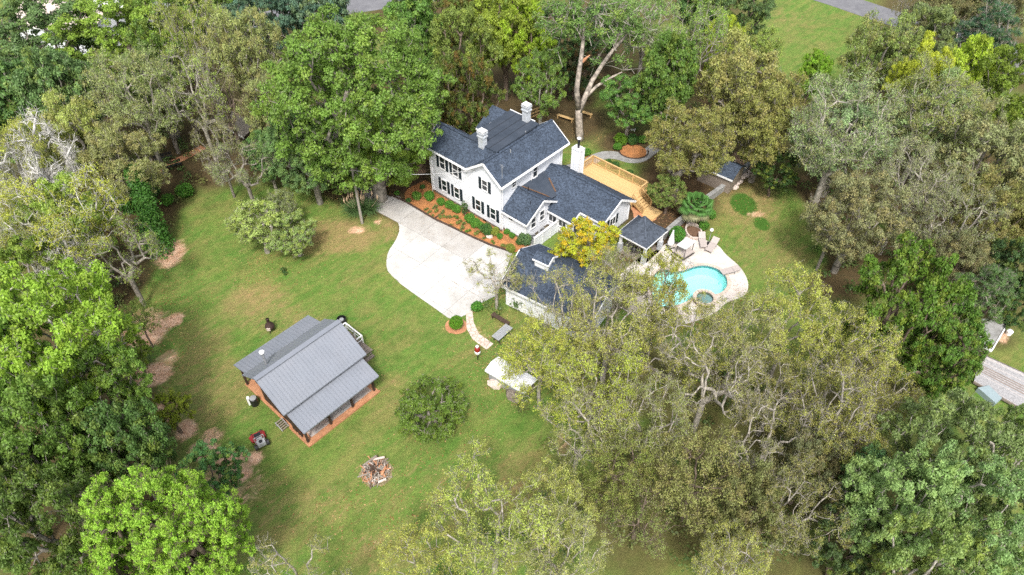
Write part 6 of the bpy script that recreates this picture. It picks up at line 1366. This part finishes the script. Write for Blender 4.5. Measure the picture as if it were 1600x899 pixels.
for k, (x, y, r_, c) in enumerate([(666, 327, 4, OLG), (671, 331, 4, OLG), (680, 323, 5, OLG), (682, 329, 5, OLV), (692, 331, 5, OLG), (702, 339, 5, OLG), (713, 339, 5, LG), (705, 351, 3, OLG), (688, 338, 5, OLV), (717, 347, 6, OLV), (731, 361, 5, LG), (722, 357, 5, OLG), (694, 338, 4, OLV), (724, 350, 5, OLG), (745, 364, 6, OLV), (676, 337, 3, OLG), (757, 372, 4, OLG), (788, 384, 6, OLV), (770, 378, 4, LG)]):
    shrub(x, y, r_, 'tuft', c, 'small perennial tuft growing in the orange pine straw', name='garden_plant', cat='plant', group='small perennials in the straw bed')
shrub(713, 504, 14, 'round_bush', (.075, .185, .012), 'bright green clipped ball shrub at the lower tip of the driveway', name='ball_shrub', h=1.75)
mr_ = P(713, 512); sheet('mulch_bed', rough([(mr_.x + 1.0 * cos(a), mr_.y + .15 + .95 * sin(a)) for a in np.linspace(0, 2 * pi, 21)[:-1]], .04, .3, 12), .02, 'clay', kind='structure', label='tan mulch ring under the clipped ball shrub')
shrub(1058, 366, 16, 'round_bush', (.050, .165, .022), 'round green bush behind the closed pool umbrella', name='round_bush', h=2.3)
shrub(970, 217, 12, 'bush', (.11, .22, .018), 'lime green bush left of the pine straw island'); shrub(965, 229, 8, 'bush', BG, 'smaller green bush below the lime bush at the walkway')
shrub(989, 218, 11, 'bush', DG, 'dark bush with white flowers above the straw island'); shrub(1004, 218, 9, 'bush', (.08, .20, .03), 'green bush at the right of the white flowering bush')
q = MB(); [q.box(x - .05, y - .05, 1.0, x + .05, y + .05, 1.1) for x, y in ((0, 0), (.2, .1), (-.15, .15), (.1, -.2), (-.3, -.1))]; o = q.build('white_flowers', 'white', label='white blossoms on the dark bush above the straw island', cat='flowers'); o.location = P(988, 215)
shrub(917, 238, 8, 'bush', BG, 'green bush beside the stove pipe'); shrub(961, 258, 8, 'bush', DG, 'dark bush behind the middle of the deck railing'); shrub(951, 252, 5, 'bush', DG, 'small dark bush behind the left end of the deck railing'); shrub(984, 270, 7, 'bush', DG, 'dark bush behind the right half of the deck railing')
shrub(1000, 348, 9, 'bush', DG, 'dark green shrub between the low wing and the gazebo, upper'); shrub(990, 356, 8, 'bush', DG, 'dark green shrub between the low wing and the gazebo, lower')
shrub(1020, 300, 12, 'bush', (.08, .15, .03), 'leafy shrub right of the deck corner'); shrub(1040, 312, 12, 'bush', (.07, .12, .03), 'leafy shrub right of the deck stairs'); shrub(1110, 335, 10, 'bush', BG, 'low green shrub right of the palm'); shrub(1100, 352, 10, 'bush', BG, 'low green shrub below the palm crown')
shrub(288, 298, 15, 'bush', BG, 'bright green bush on the lawn side of the ivy trunk'); shrub(262, 312, 12, 'bush', BG, 'green bush between the ivy trunk and the bright green bush'); shrub(240, 300, 12, 'bush', DG, 'dark bush behind the ivy trunk')
shrub(812, 378, 7, 'bush', DG, 'dark shrub at the left foot of the white screen fence'); shrub(1010, 393, 9, 'bush', (.16, .16, .03), 'yellowish low shrub in front of the gazebo'); shrub(443, 423, 7, 'tuft', DG, 'dark green weed tuft below the young lawn trees', name='weed_tuft', cat='plant')
shrub(574, 553, 5, 'bush', (.16, .26, .01), 'yellow green weed at the far right corner of the barn', name='weed_tuft', cat='plant')

# --- woodland undergrowth: nobody could count it
def undergrowth():
    R = np.random.default_rng(99); C = []
    for x, y, r in TREES:
        if inside(np.array([x]), np.array([y]), LAWN)[0] or r > 12: continue
        n = int(r * r * (.55 if (x < 3 or y > 46) else (.5 if x > 8 else .22)))
        for _ in range(n):
            a = R.random() * 6.28; d = r * 1.15 * math.sqrt(R.random()); C.append((x + d * cos(a), y + d * sin(a), .2 + 1.6 * R.random() ** 2))
    C = np.array(C); ok = ~inside(C[:, 0], C[:, 1], LAWN)
    for poly in (DRIVE, PDECK, BED, poly_px([(640, 300), (700, 160), (880, 150), (1040, 230), (1250, 290), (1260, 400), (1180, 480), (1130, 500), (960, 500), (900, 520), (770, 450), (740, 520), (790, 640), (850, 610), (840, 540), (700, 500), (560, 300)]), poly_px([(1510, 480), (1620, 480), (1700, 700), (1500, 620)])): ok &= ~inside(C[:, 0], C[:, 1], poly)
    C = C[ok]; rad_ = .45 + .7 * R.random(len(C)); me = leaves(R, C, rad_, 60, .22, m='leaf_olive', second=.35, flat=.6); o = bpy.data.objects.new('undergrowth', me); COL.objects.link(o); o.color = (.055, .095, .024, 1); tag(o, 'low green and brown undergrowth scattered below the woodland trees', kind='stuff')
undergrowth()
def litter():
    R = np.random.default_rng(31); pts = []
    for (px, py, rx, ry, n, z) in ((760, 440, 45, 35, 420, .06), (700, 360, 90, 25, 160, .06), (1000, 440, 50, 40, 700, .07), (1060, 495, 60, 18, 500, .07), (1145, 455, 25, 18, 120, .07), (860, 215, 110, 40, 900, .02), (560, 300, 80, 40, 500, .02), (900, 440, 60, 30, 500, .02), (1060, 340, 60, 50, 700, .02), (1180, 300, 60, 60, 500, .02), (800, 560, 70, 60, 900, .02), (250, 500, 60, 120, 1200, .02), (420, 420, 60, 40, 300, .02), (620, 800, 150, 80, 700, .02), (700, 640, 90, 90, 400, .02), (480, 480, 200, 120, 250, .02)):
        for _ in range(n):
            c = P(px + R.normal() * rx * .6, py + R.normal() * ry * .6); pts.append((c.x, c.y, z))
    C = np.array(pts); wet = inside(C[:, 0], C[:, 1], POOL); C = C[~wet]; me = leaves(R, C, np.full(len(C), .03), 1, .16, m='leaf_rust', second=.9, flat=.3, up=3, jit=.4); o = bpy.data.objects.new('fallen_leaves', me); COL.objects.link(o); o.color = (.30, .20, .09, 1); tag(o, 'fallen brown leaves strewn over the lawn, drive and pool deck', kind='stuff')
litter()

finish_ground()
